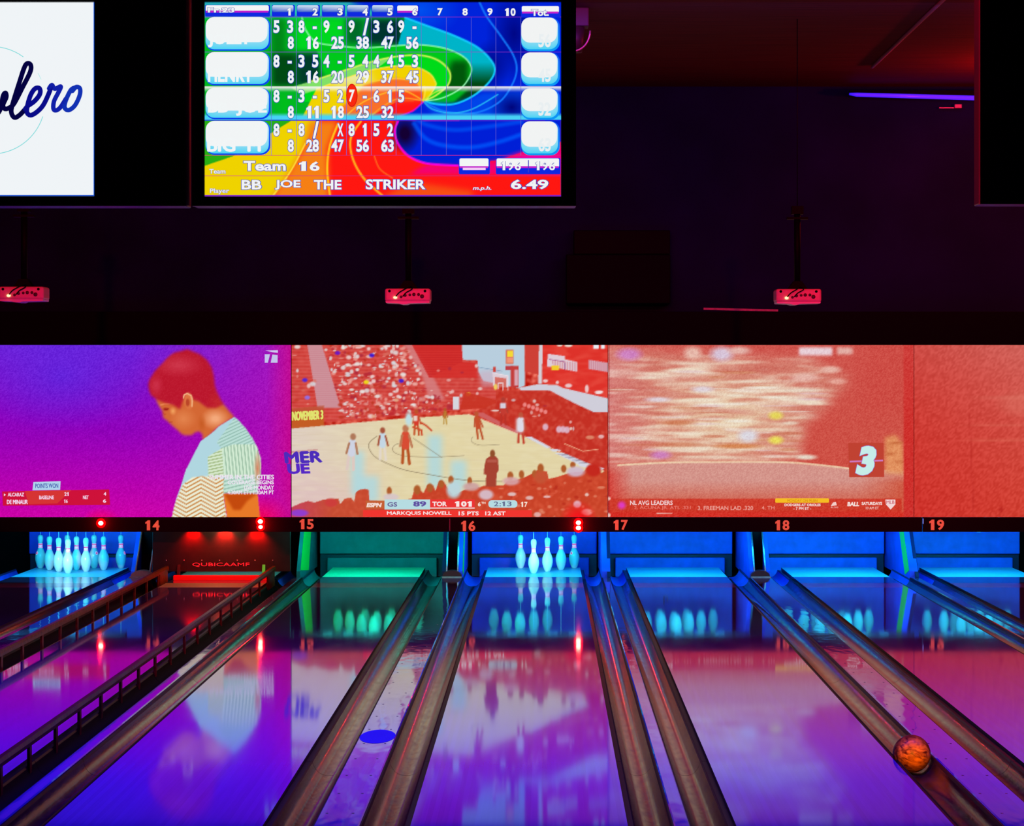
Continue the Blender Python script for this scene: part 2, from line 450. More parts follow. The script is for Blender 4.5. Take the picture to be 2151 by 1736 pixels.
# ------------------------------------------------------------------ pictures shown on screens
class Pic:
    """a picture in units of its own (x right, y down), made into one mesh with a colour on every vertex"""
    def __init__(s, x0, y0, x1, y1, step):
        s.x0, s.y0, s.x1, s.y1, s.step = x0, y0, x1, y1, step
        s.W = int(round((x1 - x0) / step)) + 1
        s.Hh = int(round((y1 - y0) / step)) + 1
        xs = np.linspace(x0, x1, s.W); ys = np.linspace(y0, y1, s.Hh)
        s.X, s.Y = np.meshgrid(xs, ys)
        s.img = np.zeros((s.Hh, s.W, 3))
        s.ov = []       # overlays: verts, tris, colour, layer
        s.rs = np.random.RandomState(11)
    def mix(s, m, c):
        m = np.clip(m, 0, 1)[..., None]
        s.img = s.img * (1 - m) + np.asarray(c, float) * m
    def mask(s, poly, soft=0):
        P = np.asarray(poly, float)
        acc = np.zeros_like(s.X)
        h = s.step * 0.25
        for ox, oy in ((-h, -h), (h, -h), (-h, h), (h, h)):
            x, y = s.X + ox, s.Y + oy
            ins = np.zeros(s.X.shape, bool)
            j = len(P) - 1
            for i in range(len(P)):
                xi, yi = P[i]; xj, yj = P[j]
                if yi != yj:
                    ins ^= ((yi > y) != (yj > y)) & (x < (xj - xi) * (y - yi) / (yj - yi) + xi)
                j = i
            acc += ins
        acc /= 4
        return s.blur(acc, soft) if soft else acc
    def blur(s, a, px, py=None):
        def b1(a, n, ax):
            n = int(n)
            if n < 1: return a
            p = np.pad(a, [(n, n) if k == ax else (0, 0) for k in range(a.ndim)], mode='edge')
            c = np.cumsum(p, axis=ax)
            c = np.concatenate([np.zeros_like(np.take(c, [0], ax)), c], axis=ax)
            L = a.shape[ax]; k = 2 * n + 1
            return (np.take(c, range(k, k + L), ax) - np.take(c, range(0, L), ax)) / k
        py = px if py is None else py
        for _ in range(2):
            a = b1(b1(a, round(px / s.step), 1), round(py / s.step), 0)
        return a
    def poly(s, p, c, a=1.0, soft=0):
        s.mix(s.mask(p, soft) * a, c)
    def rect(s, x0, y0, x1, y1, c, a=1.0, soft=0):
        s.poly([(x0, y0), (x1, y0), (x1, y1), (x0, y1)], c, a, soft)
    def ell(s, cx, cy, rx, ry, c, a=1.0, soft=0.25, rot=0.0):
        dx, dy = s.X - cx, s.Y - cy
        u = (dx * math.cos(rot) + dy * math.sin(rot)) / rx
        v = (-dx * math.sin(rot) + dy * math.cos(rot)) / ry
        d = np.sqrt(u * u + v * v)
        s.mix(np.clip((1 + soft - d) / (2 * soft), 0, 1) * a, c)
    def line(s, pts, wd, c, a=1.0, soft=0.7):
        best = np.full(s.X.shape, 1e9)
        for (ax, ay), (bx, by) in zip(pts, pts[1:]):
            dx, dy = bx - ax, by - ay
            L = dx * dx + dy * dy + 1e-9
            t = np.clip(((s.X - ax) * dx + (s.Y - ay) * dy) / L, 0, 1)
            best = np.minimum(best, np.hypot(s.X - ax - t * dx, s.Y - ay - t * dy))
        s.mix(np.clip((wd / 2 + soft - best) / (2 * soft), 0, 1) * a, c)
    def noise(s, sx, sy):
        n = s.rs.rand(s.Hh, s.W)
        n = s.blur(n, sx, sy)
        return (n - n.mean()) / (n.std() + 1e-9)
    def blobs(s, n, area, rx, ry, cols, a=0.9, inside=None):
        m = s.mask(area) if area is not None else None
        k = 0; tries = 0
        while k < n and tries < n * 8:
            tries += 1
            j, i = s.rs.randint(0, s.Hh), s.rs.randint(0, s.W)
            if m is not None and m[j, i] < 0.5: continue
            k += 1
            x, y = s.X[j, i], s.Y[j, i]
            c = cols[s.rs.randint(len(cols))]
            w_, h_ = rx * (0.5 + s.rs.rand()), ry * (0.5 + s.rs.rand())
            i0, i1 = max(0, int(i - 2.2 * w_ / s.step)), int(i + 2.2 * w_ / s.step) + 1
            j0, j1 = max(0, int(j - 2.2 * h_ / s.step)), int(j + 2.2 * h_ / s.step) + 1
            X, Y = s.X[j0:j1, i0:i1], s.Y[j0:j1, i0:i1]
            d = np.sqrt(((X - x) / w_) ** 2 + ((Y - y) / h_) ** 2)
            mm = (np.clip((1.35 - d) / 0.7, 0, 1) * a)[..., None]
            s.img[j0:j1, i0:i1] = s.img[j0:j1, i0:i1] * (1 - mm) + np.array(c, float) * mm
    # crisp overlays
    def tris(s, v, t, c, layer):
        s.ov.append((np.asarray(v, float), np.asarray(t, int), c, layer))
    def opoly(s, pts, c, layer=1):
        """convex polygon"""
        n = len(pts)
        s.tris(pts, [(0, i, i + 1) for i in range(1, n - 1)], c, layer)
    def orect(s, x0, y0, x1, y1, c, layer=1):
        s.opoly([(x0, y0), (x1, y0), (x1, y1), (x0, y1)], c, layer)
    def oround(s, x0, y0, x1, y1, r, c, layer=1, c2=None):
        pts = []
        for cx, cy, a0 in ((x1 - r, y0 + r, -90), (x1 - r, y1 - r, 0), (x0 + r, y1 - r, 90), (x0 + r, y0 + r, 180)):
            for k in range(7):
                t = math.radians(a0 + 15 * k)
                pts.append((cx + r * math.cos(t), cy + r * math.sin(t)))
        s.opoly(pts, c, layer)
    def oribbon(s, pts, wd, c, layer=1):
        for (ax, ay), (bx, by) in zip(pts, pts[1:]):
            dx, dy = bx - ax, by - ay
            L = math.hypot(dx, dy) or 1e-9
            nx, ny = -dy / L * wd / 2, dx / L * wd / 2
            s.opoly([(ax + nx, ay + ny), (bx + nx, by + ny), (bx - nx, by - ny), (ax - nx, ay - ny)], c, layer)
        for x, y in pts:
            s.opoly([(x + wd / 2 * math.cos(t * math.pi / 5), y + wd / 2 * math.sin(t * math.pi / 5)) for t in range(10)], c, layer)
    def text(s, st, x0, y0, x1, y1, c, layer=3, bold=0.02, outline=None, ow=0.05, shear=0.0, slope=0.0):
        v, t = text_mesh(st, bold, shear)
        mn, mx = v.min(0), v.max(0)
        def place(v):
            u = (v - mn) / (mx - mn)
            x = x0 + u[:, 0] * (x1 - x0)
            y = y1 - u[:, 1] * (y1 - y0) + (x - x0) * slope
            return np.stack([x, y], 1)
        if outline is not None:
            v2, t2 = text_mesh(st, bold + ow, shear)
            s.tris(place(v2), t2, outline, layer - 1)
        s.tris(place(v), t, c, layer)
        if ('M' in st or 'W' in st) and bold > 0.015:   # wide letters are thickened by a double strike
            k = bold * 1.3 * (y1 - y0)
            for dx, dy in ((k, 0), (-k, 0), (0, k * 0.7), (0, -k * 0.7)):
                s.tris(place(v) + np.array([dx, dy]), t, c, layer)
    def build(s, name, tox, toz, y, parent, gain=1.0):
        """tox, toz: from picture units to metres in the parent's frame; y: depth of the face"""
        W, Hh = s.W, s.Hh
        base = np.stack([tox(s.X).ravel(), np.full(W * Hh, y), toz(s.Y).ravel()], 1)
        idx = np.arange(W * Hh).reshape(Hh, W)
        q = np.stack([idx[1:, :-1], idx[1:, 1:], idx[:-1, 1:], idx[:-1, :-1]], -1).reshape(-1, 4)
        V = [base]; C = [lin(np.clip(s.img, 0, 255)).reshape(-1, 3)]
        Fs = [tuple(f) for f in q]
        n = len(base)
        for v, t, c, layer in s.ov:
            vv = np.stack([tox(v[:, 0]), np.full(len(v), y - 0.0006 * layer), toz(v[:, 1])], 1)
            V.append(vv)
            cc = np.asarray(c, float)
            if cc.ndim == 2:   # a colour at the top and one at the bottom
                u = ((v[:, 1] - v[:, 1].min()) / max(1e-9, np.ptp(v[:, 1])))[:, None]
                C.append(lin(cc[0] * (1 - u) + cc[1] * u))
            else:
                C.append(np.repeat(lin(cc)[None], len(v), 0))
            Fs += [tuple(int(k) + n for k in f) for f in t]
            n += len(v)
        V = np.concatenate(V); C = np.concatenate(C) * gain
        me = bpy.data.meshes.new(name)
        me.from_pydata(V.tolist(), [], Fs)
        a = me.color_attributes.new('Col', 'FLOAT_COLOR', 'POINT')
        a.data.foreach_set('color', np.concatenate([C, np.ones((len(C), 1))], 1).astype(np.float32).ravel())
        me.materials.append(M_PIC)
        me.update()
        o = bpy.data.objects.new(name, me)
        COL.objects.link(o)
        o.parent = parent
        return o

WHITE = (236, 238, 240)

# ================================================================== SETTING
YW = 27.9      # upper wall
ZC = 5.27      # ceiling
YM = 27.4      # face of the mask over the pins
YP = 28.95     # head pins
YF = 10.66     # foul line
bm = B(); box(bm, -12, 12, -3, 33, -0.30, -0.16); box(bm, -12, 12, -3, YF, -0.16, 0.0)
struct(link('floor', bm, M_FLOOR))
bm = B(); box(bm, -12, 12, -3, 33, ZC, ZC + 0.1)
struct(link('ceiling', bm, M_CEIL))
bm = B(); box(bm, -12, 12, YW, YW + 0.12, 0.75, ZC)
struct(link('wall_back', bm, M_WALL))
bm = B(); box(bm, -12, 12, 31.2, 31.3, -0.16, 0.9)
struct(link('wall_pit', bm, M_BLACK))

# ================================================================== LANES
GW = 0.245
LANES = {13: -5.765, 14: -3.471, 15: -1.893, 16: -0.126, 17: 1.4515, 18: 3.2185, 19: 4.795}
LW = 1.0525
lane_label = {
    13: 'glossy bowling lane with a full rack of glowing pins, far left',
    14: 'dark glossy bowling lane between two bumper rails, its machine lit red',
    15: 'glossy bowling lane with the teal-lit empty pin deck',
    16: 'glossy bowling lane with five standing pins, under the number 16',
    17: 'glossy blue bowling lane with an empty deck, under the number 17',
    18: 'glossy bowling lane under the number 18, right of the ball in the gutter',
    19: 'glossy bowling lane under the number 19, cut off by the right edge',
}
LANES[13] = -5.275
for n, cx in LANES.items():
    t = thing('bowling_lane', lane_label[n], 'bowling lane', (cx, YF, 0), 'bowling lanes')
    hw = LW / 2
    bm = B(); box(bm, -hw, hw, 0, 27.03 - YF, -0.05, 0.0)
    for f in bm.faces:
        if abs(f.calc_center_median().z) > 0.001: f.material_index = 1
    link('lane_bed', bm, None, t, mats=[M_LANE, M_SIDE])
    bm = B(); box(bm, -hw, hw, 27.03 - YF, 27.6 - YF, -0.05, 0.0)
    for f in bm.faces:
        if abs(f.calc_center_median().z) > 0.001: f.material_index = 1
    link('splice_band', bm, None, t, mats=[M_TAN if n == 14 else M_STRIP, M_SIDE])
    bm = B(); box(bm, -hw, hw, 27.6 - YF, 28.42 - YF, -0.05, 0.0)
    for f in bm.faces:
        if abs(f.calc_center_median().z) > 0.001: f.material_index = 1
    link('lane_end', bm, None, t, mats=[M_LANE, M_SIDE])
    bm = B(); box(bm, -hw, hw, 28.42 - YF, 29.86 - YF, -0.05, 0.0)
    for f in bm.faces:
        if abs(f.calc_center_median().z) > 0.001: f.material_index = 1
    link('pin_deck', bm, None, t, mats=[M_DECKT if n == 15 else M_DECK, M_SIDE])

# ------------------------------------------------------------------ gutters
def gutter_profile(w):
    """dark lip beside the lane, then a trough with a broad floor and steep walls"""
    top = [(0.0, -0.020), (0.030, -0.020), (0.034, -0.014), (0.040, -0.026)]
    a0, b0 = 0.040, w - 0.014
    c = (a0 + b0) / 2; r = (b0 - a0) / 2
    k = 16
    for i in range(1, k):
        q = -math.cos(math.pi * i / k)
        top.append((c + r * q, -0.026 - 0.074 * (1 - abs(q) ** 2.7) ** 0.8))
    top += [(w - 0.014, -0.022), (w - 0.008, -0.004), (w, -0.004)]
    return top

GWN = 0.222
NARROW = {(14, 1), (15, -1), (16, 1), (17, -1), (18, 1), (19, -1)}
def make_gutter(x_lane, side, label, w=GW, trough=None):
    """side +1: to the right of its lane"""
    t = thing('gutter', label, 'gutter', (x_lane, YF, 0), 'lane gutters')
    top = gutter_profile(w)
    prof = [(side * (u + 0.002), z) for u, z in top]
    under = [(side * (w), -0.12), (side * 0.002, -0.12)]
    full = prof + under
    n = len(prof)
    mi = []
    for i in range(len(full)):
        mi.append(1 if (i in (0, 1, 2, n - 3, n - 2) or i >= n - 1) else 0)
    cuts = [YF, 14.92, 19.42, 23.92, 28.42]
    bm = B()
    for a, b_ in zip(cuts, cuts[1:]):
        prism(bm, full, a - YF + 0.003, b_ - YF - 0.004, mi, True)
    o = link('trough', bm, None, t, mats=[trough or M_GUT, M_LIP])
    for p in o.data.polygons:
        p.use_smooth = p.material_index == 0
    # curved tail plate into the pit
    bm = B()
    prism(bm, [(x, z - 0.014) for x, z in full], 28.43 - YF, 29.9 - YF, mi)
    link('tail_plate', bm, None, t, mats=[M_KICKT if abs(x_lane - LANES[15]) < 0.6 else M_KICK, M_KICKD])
    return t

gut_lab = {
    (13, -1): 'bowling gutter at the far left edge, left of the full rack lane',
    (13, 1): 'dark blue gutter between the full rack lane and the broad rippling cap',
    (14, -1): 'gutter behind the left bumper rail of the dark lane',
    (14, 1): 'shade-blackened gutter under the long bumper rail right of the dark lane',
    (15, -1): 'gutter left of the teal-lit lane, with a cyan and brown sheen',
    (15, 1): 'gutter right of the teal-lit lane, with a pale yellow sheen',
    (16, -1): 'gutter left of the five-pin lane, with a blue and red sheen',
    (16, 1): 'gutter right of the five-pin lane, beside the narrow cap',
    (17, -1): 'gutter left of the lane under number 17, streaked red and brown',
    (17, 1): 'gutter right of the lane under number 17, holding the orange ball',
    (18, -1): 'gutter left of the lane under number 18, brown at its near end',
    (18, 1): 'blue gutter right of the lane under number 18',
    (19, -1): 'gutter left of the lane under number 19, with a bright blue line',
}
for (n, s), lab in gut_lab.items():
    make_gutter(LANES[n] + s * LW / 2, s, lab, w=GWN if (n, s) in NARROW else GW, trough=M_GUTD if n == 14 else None)

# ------------------------------------------------------------------ division caps between the gutters
def div_span(a, b_):
    g_ = GWN if (a, 1) in NARROW else GW
    return LANES[a] + LW / 2 + g_ + 0.002, LANES[b_] - LW / 2 - g_ - 0.002
cap_lab = {
    (13, 14): 'broad rippling blue cap left of the dark lane',
    (14, 15): 'narrow blue cap strip right of the long bumper rail',
    (15, 16): 'broad pale cap between the teal-lit lane and the five-pin lane',
    (16, 17): 'narrow violet cap strip between two gutters, under number 17',
    (17, 18): 'broad pink and violet cap beside the orange ball',
    (18, 19): 'narrow blue cap strip near the right edge, under number 19',
}
for (a, b_), lab in cap_lab.items():
    x0, x1 = div_span(a, b_)
    wide = (x1 - x0) > 0.12
    t = thing('division_cap', lab, 'lane cap', ((x0 + x1) / 2, YF, 0), 'caps between the lanes')
    hw = (x1 - x0) / 2
    bm = B()
    cuts = [YF, 19.42, 28.3]
    for c0, c1 in zip(cuts, cuts[1:]):
        prism(bm, [(-hw, -0.12), (hw, -0.12), (hw, -0.002), (hw - 0.006, 0.004), (-hw + 0.006, 0.004), (-hw, -0.002)],
              c0 - YF + 0.002, c1 - YF - 0.002)
    if wide:
        # worn nail marks in two rows
        y = 13.0
        while y < 23.0:
            for sx in (-0.6, 0.55):
                ox = R.uniform(-0.008, 0.008)
                for f in box(bm, sx * hw + ox - 0.006, sx * hw + ox + 0.006, y - YF - 0.012, y - YF + 0.012, 0.0038, 0.0044, 1): pass
            y += 0.62
    link('cap_top', bm, None, t, mats=[M_CAP, M_MARK])
    if a == 15:
        bm = B(); bmesh.ops.create_circle(bm, cap_ends=True, radius=1.0, segments=40, matrix=Matrix.Translation((0, 15.78 - YF, 0.0052)) @ Matrix.Diagonal((hw * 0.97, 0.30, 1, 1)))
        link('oval_patch', bm, M_PATCH, t)
    if wide:
        bm = B(); box(bm, -hw * 0.98, hw * 0.98, 28.3 - YF, 28.37 - YF, -0.1, 0.012, bev=0.004)
        link('end_lip', bm, M_CLAY if a != 13 else M_BUCKET, t)
        bm = B()
        prof = [(-hw * 0.95 * math.cos(math.pi * k / 10), 0.075 * math.sin(math.pi * k / 10) ** 0.8) for k in range(11)]
        prism(bm, [(x, z) for x, z in prof], 28.38 - YF, 28.52 - YF)
        link('end_hood', bm, mat('hood_brown', (0.10, 0.02, 0.02), 0.4) if a != 13 else M_BUCKET, t)

# ------------------------------------------------------------------ kickback partitions between the pits
def kick_plate(bm, x0, x1, mi=0):
    prism_x(bm, [(28.46, -0.04), (30.6, -0.04), (30.6, 0.95), (29.42, 0.95), (28.46, 0.06)], x0, x1, mi)
kick_lab = {
    (13, 14): 'pit partition with two slanting pale edges, left of the red-lit machine',
    (14, 15): 'pit partition with a green face, right of the red-lit machine',
    (15, 16): 'pit partition with a black slot and two silver edges, left of the five pins',
    (16, 17): 'narrow bright blue pit partition right of the five pins',
    (17, 18): 'pit partition with a black slot and silver edges, under number 18',
    (18, 19): 'narrow blue pit partition with a black post, under number 19',
}
for (a, b_), lab in kick_lab.items():
    x0, x1 = div_span(a, b_)
    cx = (x0 + x1) / 2; hw = (x1 - x0) / 2
    wide = hw > 0.06
    t = thing('pit_partition', lab, 'partition', (cx, 0, 0), 'partitions between the pin pits')
    if wide:
        for s in (-1, 1):
            bm = B(); kick_plate(bm, s * hw - (0.045 if s > 0 else 0), s * hw + (0.045 if s < 0 else 0))
            link('side_plate', bm, M_KICKD if (a, s) in ((13, 1), (15, -1)) else M_KICK, t)
            bm = B()
            xx = s * (hw - 0.05)
            tube(bm, [(xx, 28.43, 0.03), (xx, 29.36, 0.92)], 0.010, 8)
            link('edge_trim', bm, M_STEEL if a != 13 else M_BUCKET, t, True)
        bm = B(); box(bm, -hw + 0.05, hw - 0.05, 28.9, 30.5, -0.04, 0.95)
        link('slot_filler', bm, M_BLACK, t)
    else:
        bm = B(); kick_plate(bm, *((-0.02, 0.02) if a == 14 else (-0.045, 0.045)))
        link('side_plate', bm, M_KICKT if a == 14 else M_KICK, t)
        if a != 14:
            bm = B(); prism_x(bm, [(28.40, 0.0), (28.46, 0.0), (29.44, 0.93), (29.38, 0.93)], 0.012, 0.05)
            link('front_post', bm, M_KICKD, t)
    if (a, b_) in ((14, 15), (15, 16), (18, 19)):
        xs = 0.021 if not wide else hw + 0.002
        if (a, b_) == (18, 19): xs = -0.05
        bm = B(); prism_x(bm, [(28.48, 0.07), (29.45 if a == 14 else 28.8, 0.0), (30.1 if a == 14 else 29.75, 0.93), (29.43, 0.93)], xs, xs + 0.003)
        link('green_glow_face', bm, M_GREEN, t)  # glowing sheet painted for the green light on the plate

# ------------------------------------------------------------------ pits: cushion, light
pit_lab = {
    13: 'blue padded pit curtain behind the full rack of pins',
    15: 'teal-lit padded pit curtain under number 15',
    16: 'blue padded pit curtain behind the five standing pins',
    17: 'blue padded pit curtain under number 17 with a small hook',
    18: 'blue padded pit curtain under number 18',
    19: 'bright blue padded pit curtain under number 19',
}
for n, lab in pit_lab.items():
    cx = LANES[n]
    t = thing('pit_curtain', lab, 'curtain', (cx, 30.45, 0), 'padded curtains in the pits')
    hw = LW / 2 + 0.20
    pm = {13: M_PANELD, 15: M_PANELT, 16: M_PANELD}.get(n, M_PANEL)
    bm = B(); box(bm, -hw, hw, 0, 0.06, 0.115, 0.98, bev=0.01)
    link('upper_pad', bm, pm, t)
    bm = B(); box(bm, -hw + 0.09, hw - 0.09, -0.05, 0.02, -0.15, 0.075, bev=0.01)
    link('lower_pad', bm, pm, t)
    bm = B(); box(bm, -hw, hw, 0.07, 0.10, -0.15, 0.98)
    link('backing_board', bm, M_KICKD, t)
    if n == 17:
        bm = B(); tube(bm, [(-0.07, -0.01, 0.47), (-0.07, -0.012, 0.39), (-0.05, -0.014, 0.372), (-0.03, -0.012, 0.39), (-0.03, -0.01, 0.43)], 0.005, 6)
        link('hook', bm, M_STEEL, t, True)
    if n == 15: c, e = (0.0, 1.0, 0.85), 30
    else: c, e = (0.012, 0.50, 1.0), 40
    if n in (18, 19): e = 48
    area('pit_lamp', (cx, 28.33, 0.63), (cx, 30.3, 0.42), e * 0.62, c, 1.2, 0.05, 180)
    area('pit_front_lamp', (cx, 27.62, 0.592), (cx, 30.3, 0.22), e * 0.25, c, 1.2, 0.04, 170)
    if n in (13, 16):
        spot('pit_white_lamp', (cx + 0.05, 27.60, 0.60), (cx + 0.0, 28.95, 0.19), 42, (1, 0.66, 0.60), 22, 1.0, 0.05)

# ------------------------------------------------------------------ pinsetter tables over the pits, seen only mirrored in the lanes
for n, cx in LANES.items():
    t = thing('pinsetter_table', {13: 'dark pin table over the full rack, behind the number board', 14: 'dark pin table over the red-lit sweep', 15: 'dark pin table over the teal-lit pit',
              16: 'dark pin table over the five standing pins', 17: 'dark pin table over the empty pit under 17, beside the five pins', 18: 'dark pin table over the blue pit between 17 and 19', 19: 'dark pin table over the rightmost blue pit'}[n],
              'pinsetter', (cx, 28.2, 0.985), 'pin tables of the machines')
    bm = B(); box(bm, -0.76, 0.76, 0.2, 2.2, 0.001, 0.05)
    link('table_plate', bm, M_KICKD, t)
    t = thing('pinsetter_beam', {13: 'dark beam in front of the full rack of pins, behind the number board', 14: 'dark beam above the red-lit sweep', 15: 'dark beam mirrored in the teal-lit lane',
              16: 'dark beam mirrored in the five-pin lane', 17: 'dark beam mirrored in the lane right of the five pins', 18: 'dark beam mirrored in the lane beyond the orange ball', 19: 'dark beam mirrored in the lane at the right edge'}[n],
              'pinsetter', (cx, 28.2, 0.95), 'front beams of the machines')
    bm = B(); box(bm, -0.76, 0.76, 0.0, 0.08, -0.372, -0.06, bev=0.006)
    link('beam_body', bm, M_KICKD, t)
    for k in range(5):
        bm = B(); box(bm, -0.5 + 0.22 * k, -0.40 + 0.22 * k, -0.006, 0.0, -0.366, -0.356)
        link('beam_plate', bm, M_STEEL, t)
# ------------------------------------------------------------------ pins
IN = 0.0254
PROF = [(0, 0), (0.95, 0.0), (1.016, .04), (1.414, .75), (1.70, 1.45), (1.953, 2.25), (2.255, 3.375), (2.36, 4.0), (2.383, 4.5), (2.37, 5.0), (2.282, 5.875),
        (2.10, 6.6), (1.852, 7.25), (1.54, 7.95), (1.236, 8.625), (1.08, 9.0), (0.982, 9.375), (0.915, 9.8), (0.90, 10.1), (0.915, 10.5), (0.935, 10.875),
        (1.047, 11.75), (1.203, 12.625), (1.265, 13.2), (1.273, 13.5), (1.23, 14.0), (1.08, 14.45), (0.80, 14.78), (0.42, 14.95), (0, 15.0)]
def pin_radius(z):
    for (r0, z0), (r1, z1) in zip(PROF[1:], PROF[2:]):
        if z0 <= z <= z1: return r0 + (r1 - r0) * (z - z0) / (z1 - z0 + 1e-9)
    return 1
def pin_body_bm():
    bm = B(); lathe(bm, [(r * IN, z * IN) for r, z in PROF], 32)
    return bm
def band_bm(z0, z1, out=0.012):
    bm = B()
    zs = [z0 + (z1 - z0) * k / 4 for k in range(5)]
    prof = [(pin_radius(zs[0]) * IN, zs[0] * IN)] + [((pin_radius(z) + out) * IN, z * IN) for z in zs] + [(pin_radius(zs[-1]) * IN, zs[-1] * IN)]
    lathe(bm, prof, 32)
    return bm
def patch_bm(ang0, z0, rr, out, teeth=0):
    bm = B()
    c = []
    cen = None
    for k in range(18):
        t = 2 * math.pi * k / 18
        q = rr * (1 - (0.22 if teeth and k % 3 == 0 else 0))
        z = z0 + q * math.sin(t); u = q * math.cos(t)
        r = pin_radius(z) + out
        a = ang0 + u / r
        c.append(bm.verts.new((r * IN * math.cos(a), r * IN * math.sin(a), z * IN)))
    r = pin_radius(z0) + out
    cen = bm.verts.new((r * IN * math.cos(ang0), r * IN * math.sin(ang0), z0 * IN))
    for k in range(18): bm.faces.new((cen, c[k], c[(k + 1) % 18]))
    return bm

def make_pin():
    t = thing('bowling_pin', '', 'bowling pin')
    link('pin_body', pin_body_bm(), M_PIN, t, True)
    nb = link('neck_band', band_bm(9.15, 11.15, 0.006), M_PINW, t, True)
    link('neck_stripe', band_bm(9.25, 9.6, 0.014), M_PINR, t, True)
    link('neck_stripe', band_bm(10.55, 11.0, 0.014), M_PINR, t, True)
    # three small crowns between the stripes
    bg = link('badge', patch_bm(0, 6.85, 0.72, 0.015), M_PINW, t, True)
    link('badge_mark', patch_bm(0.05, 6.85, 0.40, 0.03, 1), M_PINR, bg, True)
    bm = B(); tube(bm, [(0, 0, 14.9 * IN), (0, 0, 0.984)], 0.0035, 6)
    link('cord', bm, M_CORD, t, True)
    return t

def copy_tree(o, parent=None):
    c = o.copy(); COL.objects.link(c)
    if parent is not None: c.parent = parent
    for ch in [k for k in bpy.data.objects if k.parent == o]:
        copy_tree(ch, c)
    return c

SP = 0.3048
PINPOS = {1: (0, 0), 2: (-0.5, 1), 3: (0.5, 1), 4: (-1, 2), 5: (0, 2), 6: (1, 2), 7: (-1.5, 3), 8: (-0.5, 3), 9: (0.5, 3), 10: (1.5, 3)}
def pin_xy(n, p):
    a, r_ = PINPOS[p]
    return LANES[n] + a * SP, YP + r_ * SP * math.sqrt(3) / 2
full_rack = {
    1: 'front head pin of the full rack, whitest of the ten',
    2: 'white pin just left behind the head pin of the full rack',
    3: 'white pin just right behind the head pin of the full rack',
    4: 'cyan-lit pin second from the left of the full rack',
    5: 'cyan-lit pin in the middle of the full rack, right of the head pin',
    6: 'cyan-lit pin second from the right of the full rack',
    7: 'leftmost pin of the full rack, its badge turned left',
    8: 'back pin of the full rack, hidden behind the head pin',
    9: 'back pin of the full rack with a red badge, right of the middle',
    10: 'lone cyan pin at the right end of the full rack',
}
five = {
    1: 'white front pin of the five standing pins',
    3: 'pale pin right behind the white front pin of the five',
    6: 'cyan pin second from the right of the five standing pins',
    8: 'cyan pin at the left end of the five standing pins',
    10: 'cyan pin at the right end of the five, with a red badge',
}
front = -math.pi / 2
face = {(13, 7): front - 0.75, (13, 9): front + 0.75, (13, 10): front + 1.15, (16, 10): front - 0.75}
proto = None
for n, labs in ((13, full_rack), (16, five)):
    for p, lab in labs.items():
        if proto is None:
            proto = make_pin(); o = proto
        else:
            o = copy_tree(proto)
        x, y = pin_xy(n, p)
        o.location = (x, y, 0.0005)
        o.rotation_euler = (0, 0, face.get((n, p), front + math.pi * (0.8 + 0.4 * R.random())))
        o['label'] = lab; o['category'] = 'bowling pin'
        o['group'] = 'pins of the full rack' if n == 13 else 'five standing pins'
# pins drawn up on their cords behind the mask; the lanes mirror their lower ends
hang_me = None
for n in (15, 16, 17, 18, 19):
    for p in PINPOS:
        if n == 16 and p in five: continue
        if hang_me is None:
            bm = pin_body_bm(); tube(bm, [(0, 0, 14.9 * IN), (0, 0, 0.49)], 0.0035, 6)
            o = link('hanging_pin', bm, M_PIN, None, True); hang_me = o.data
        else:
            o = bpy.data.objects.new('hanging_pin', hang_me); COL.objects.link(o)
        x, y = pin_xy(n, p)
        o.location = (x, y, 0.462 + R.uniform(-0.004, 0.018) + PINPOS[p][1] * 0.004)
        tag(o, {15: 'pin drawn up behind the black board, mirrored in the teal-lit lane',
                16: 'pin drawn up behind the black board, mirrored in the five-pin lane',
                17: 'pin drawn up behind the black board, mirrored in the lane right of the five pins',
                18: 'pin drawn up behind the black board, mirrored in the lane beyond the orange ball',
                19: 'pin drawn up behind the black board, mirrored in the lane at the right edge'}[n],
            'bowling pin', 'pins drawn up above lane %d' % n)

# ------------------------------------------------------------------ lane 14: lowered sweep of the machine
cx = LANES[14]
t = thing('pin_sweep', 'black lowered sweep board with red lettering on the dark lane', 'pinsetter sweep', (cx, 28.08, 0))
bm = B(); box(bm, -0.74, 0.74, 0, 0.03, 0.085, 0.95, bev=0.004)
link('sweep_board', bm, M_SWEEP, t)
bm = B(); box(bm, -0.50, 0.50, -0.12, -0.06, 0.002, 0.052, bev=0.006)
link('sweep_bar', bm, M_REDBAR, t)
for sx in (-0.47, 0.44):
    bm = B(); prism_x(bm, [(-0.07, 0.03), (-0.03, 0.03), (0.02, 0.16), (-0.01, 0.16)], sx, sx + 0.03)
    link('sweep_arm', bm, M_GREEN if sx > 0 else M_SWEEP, t)
bm = B()
v, tr = text_mesh('QUBICAAMF', 0.02)
mn, mx = v.min(0), v.max(0)
vs = [bm.verts.new((-0.005 - 0.305 + 0.61 * (p[0] - mn[0]) / (mx[0] - mn[0]), -0.002, 0.137 + 0.044 * (p[1] - mn[1]) / (mx[1] - mn[1]))) for p in v]
for f in tr:
    try: bm.faces.new([vs[i] for i in f])
    except ValueError: pass
link('lettering', bm, M_REDTXT, t)
for k in range(7):
    bm = B(); bmesh.ops.create_uvsphere(bm, u_segments=10, v_segments=6, radius=0.006, matrix=Matrix.Translation((-0.59 + 0.19 * k, -0.002, 0.207)))
    link('rivet', bm, M_DOT, t, True)
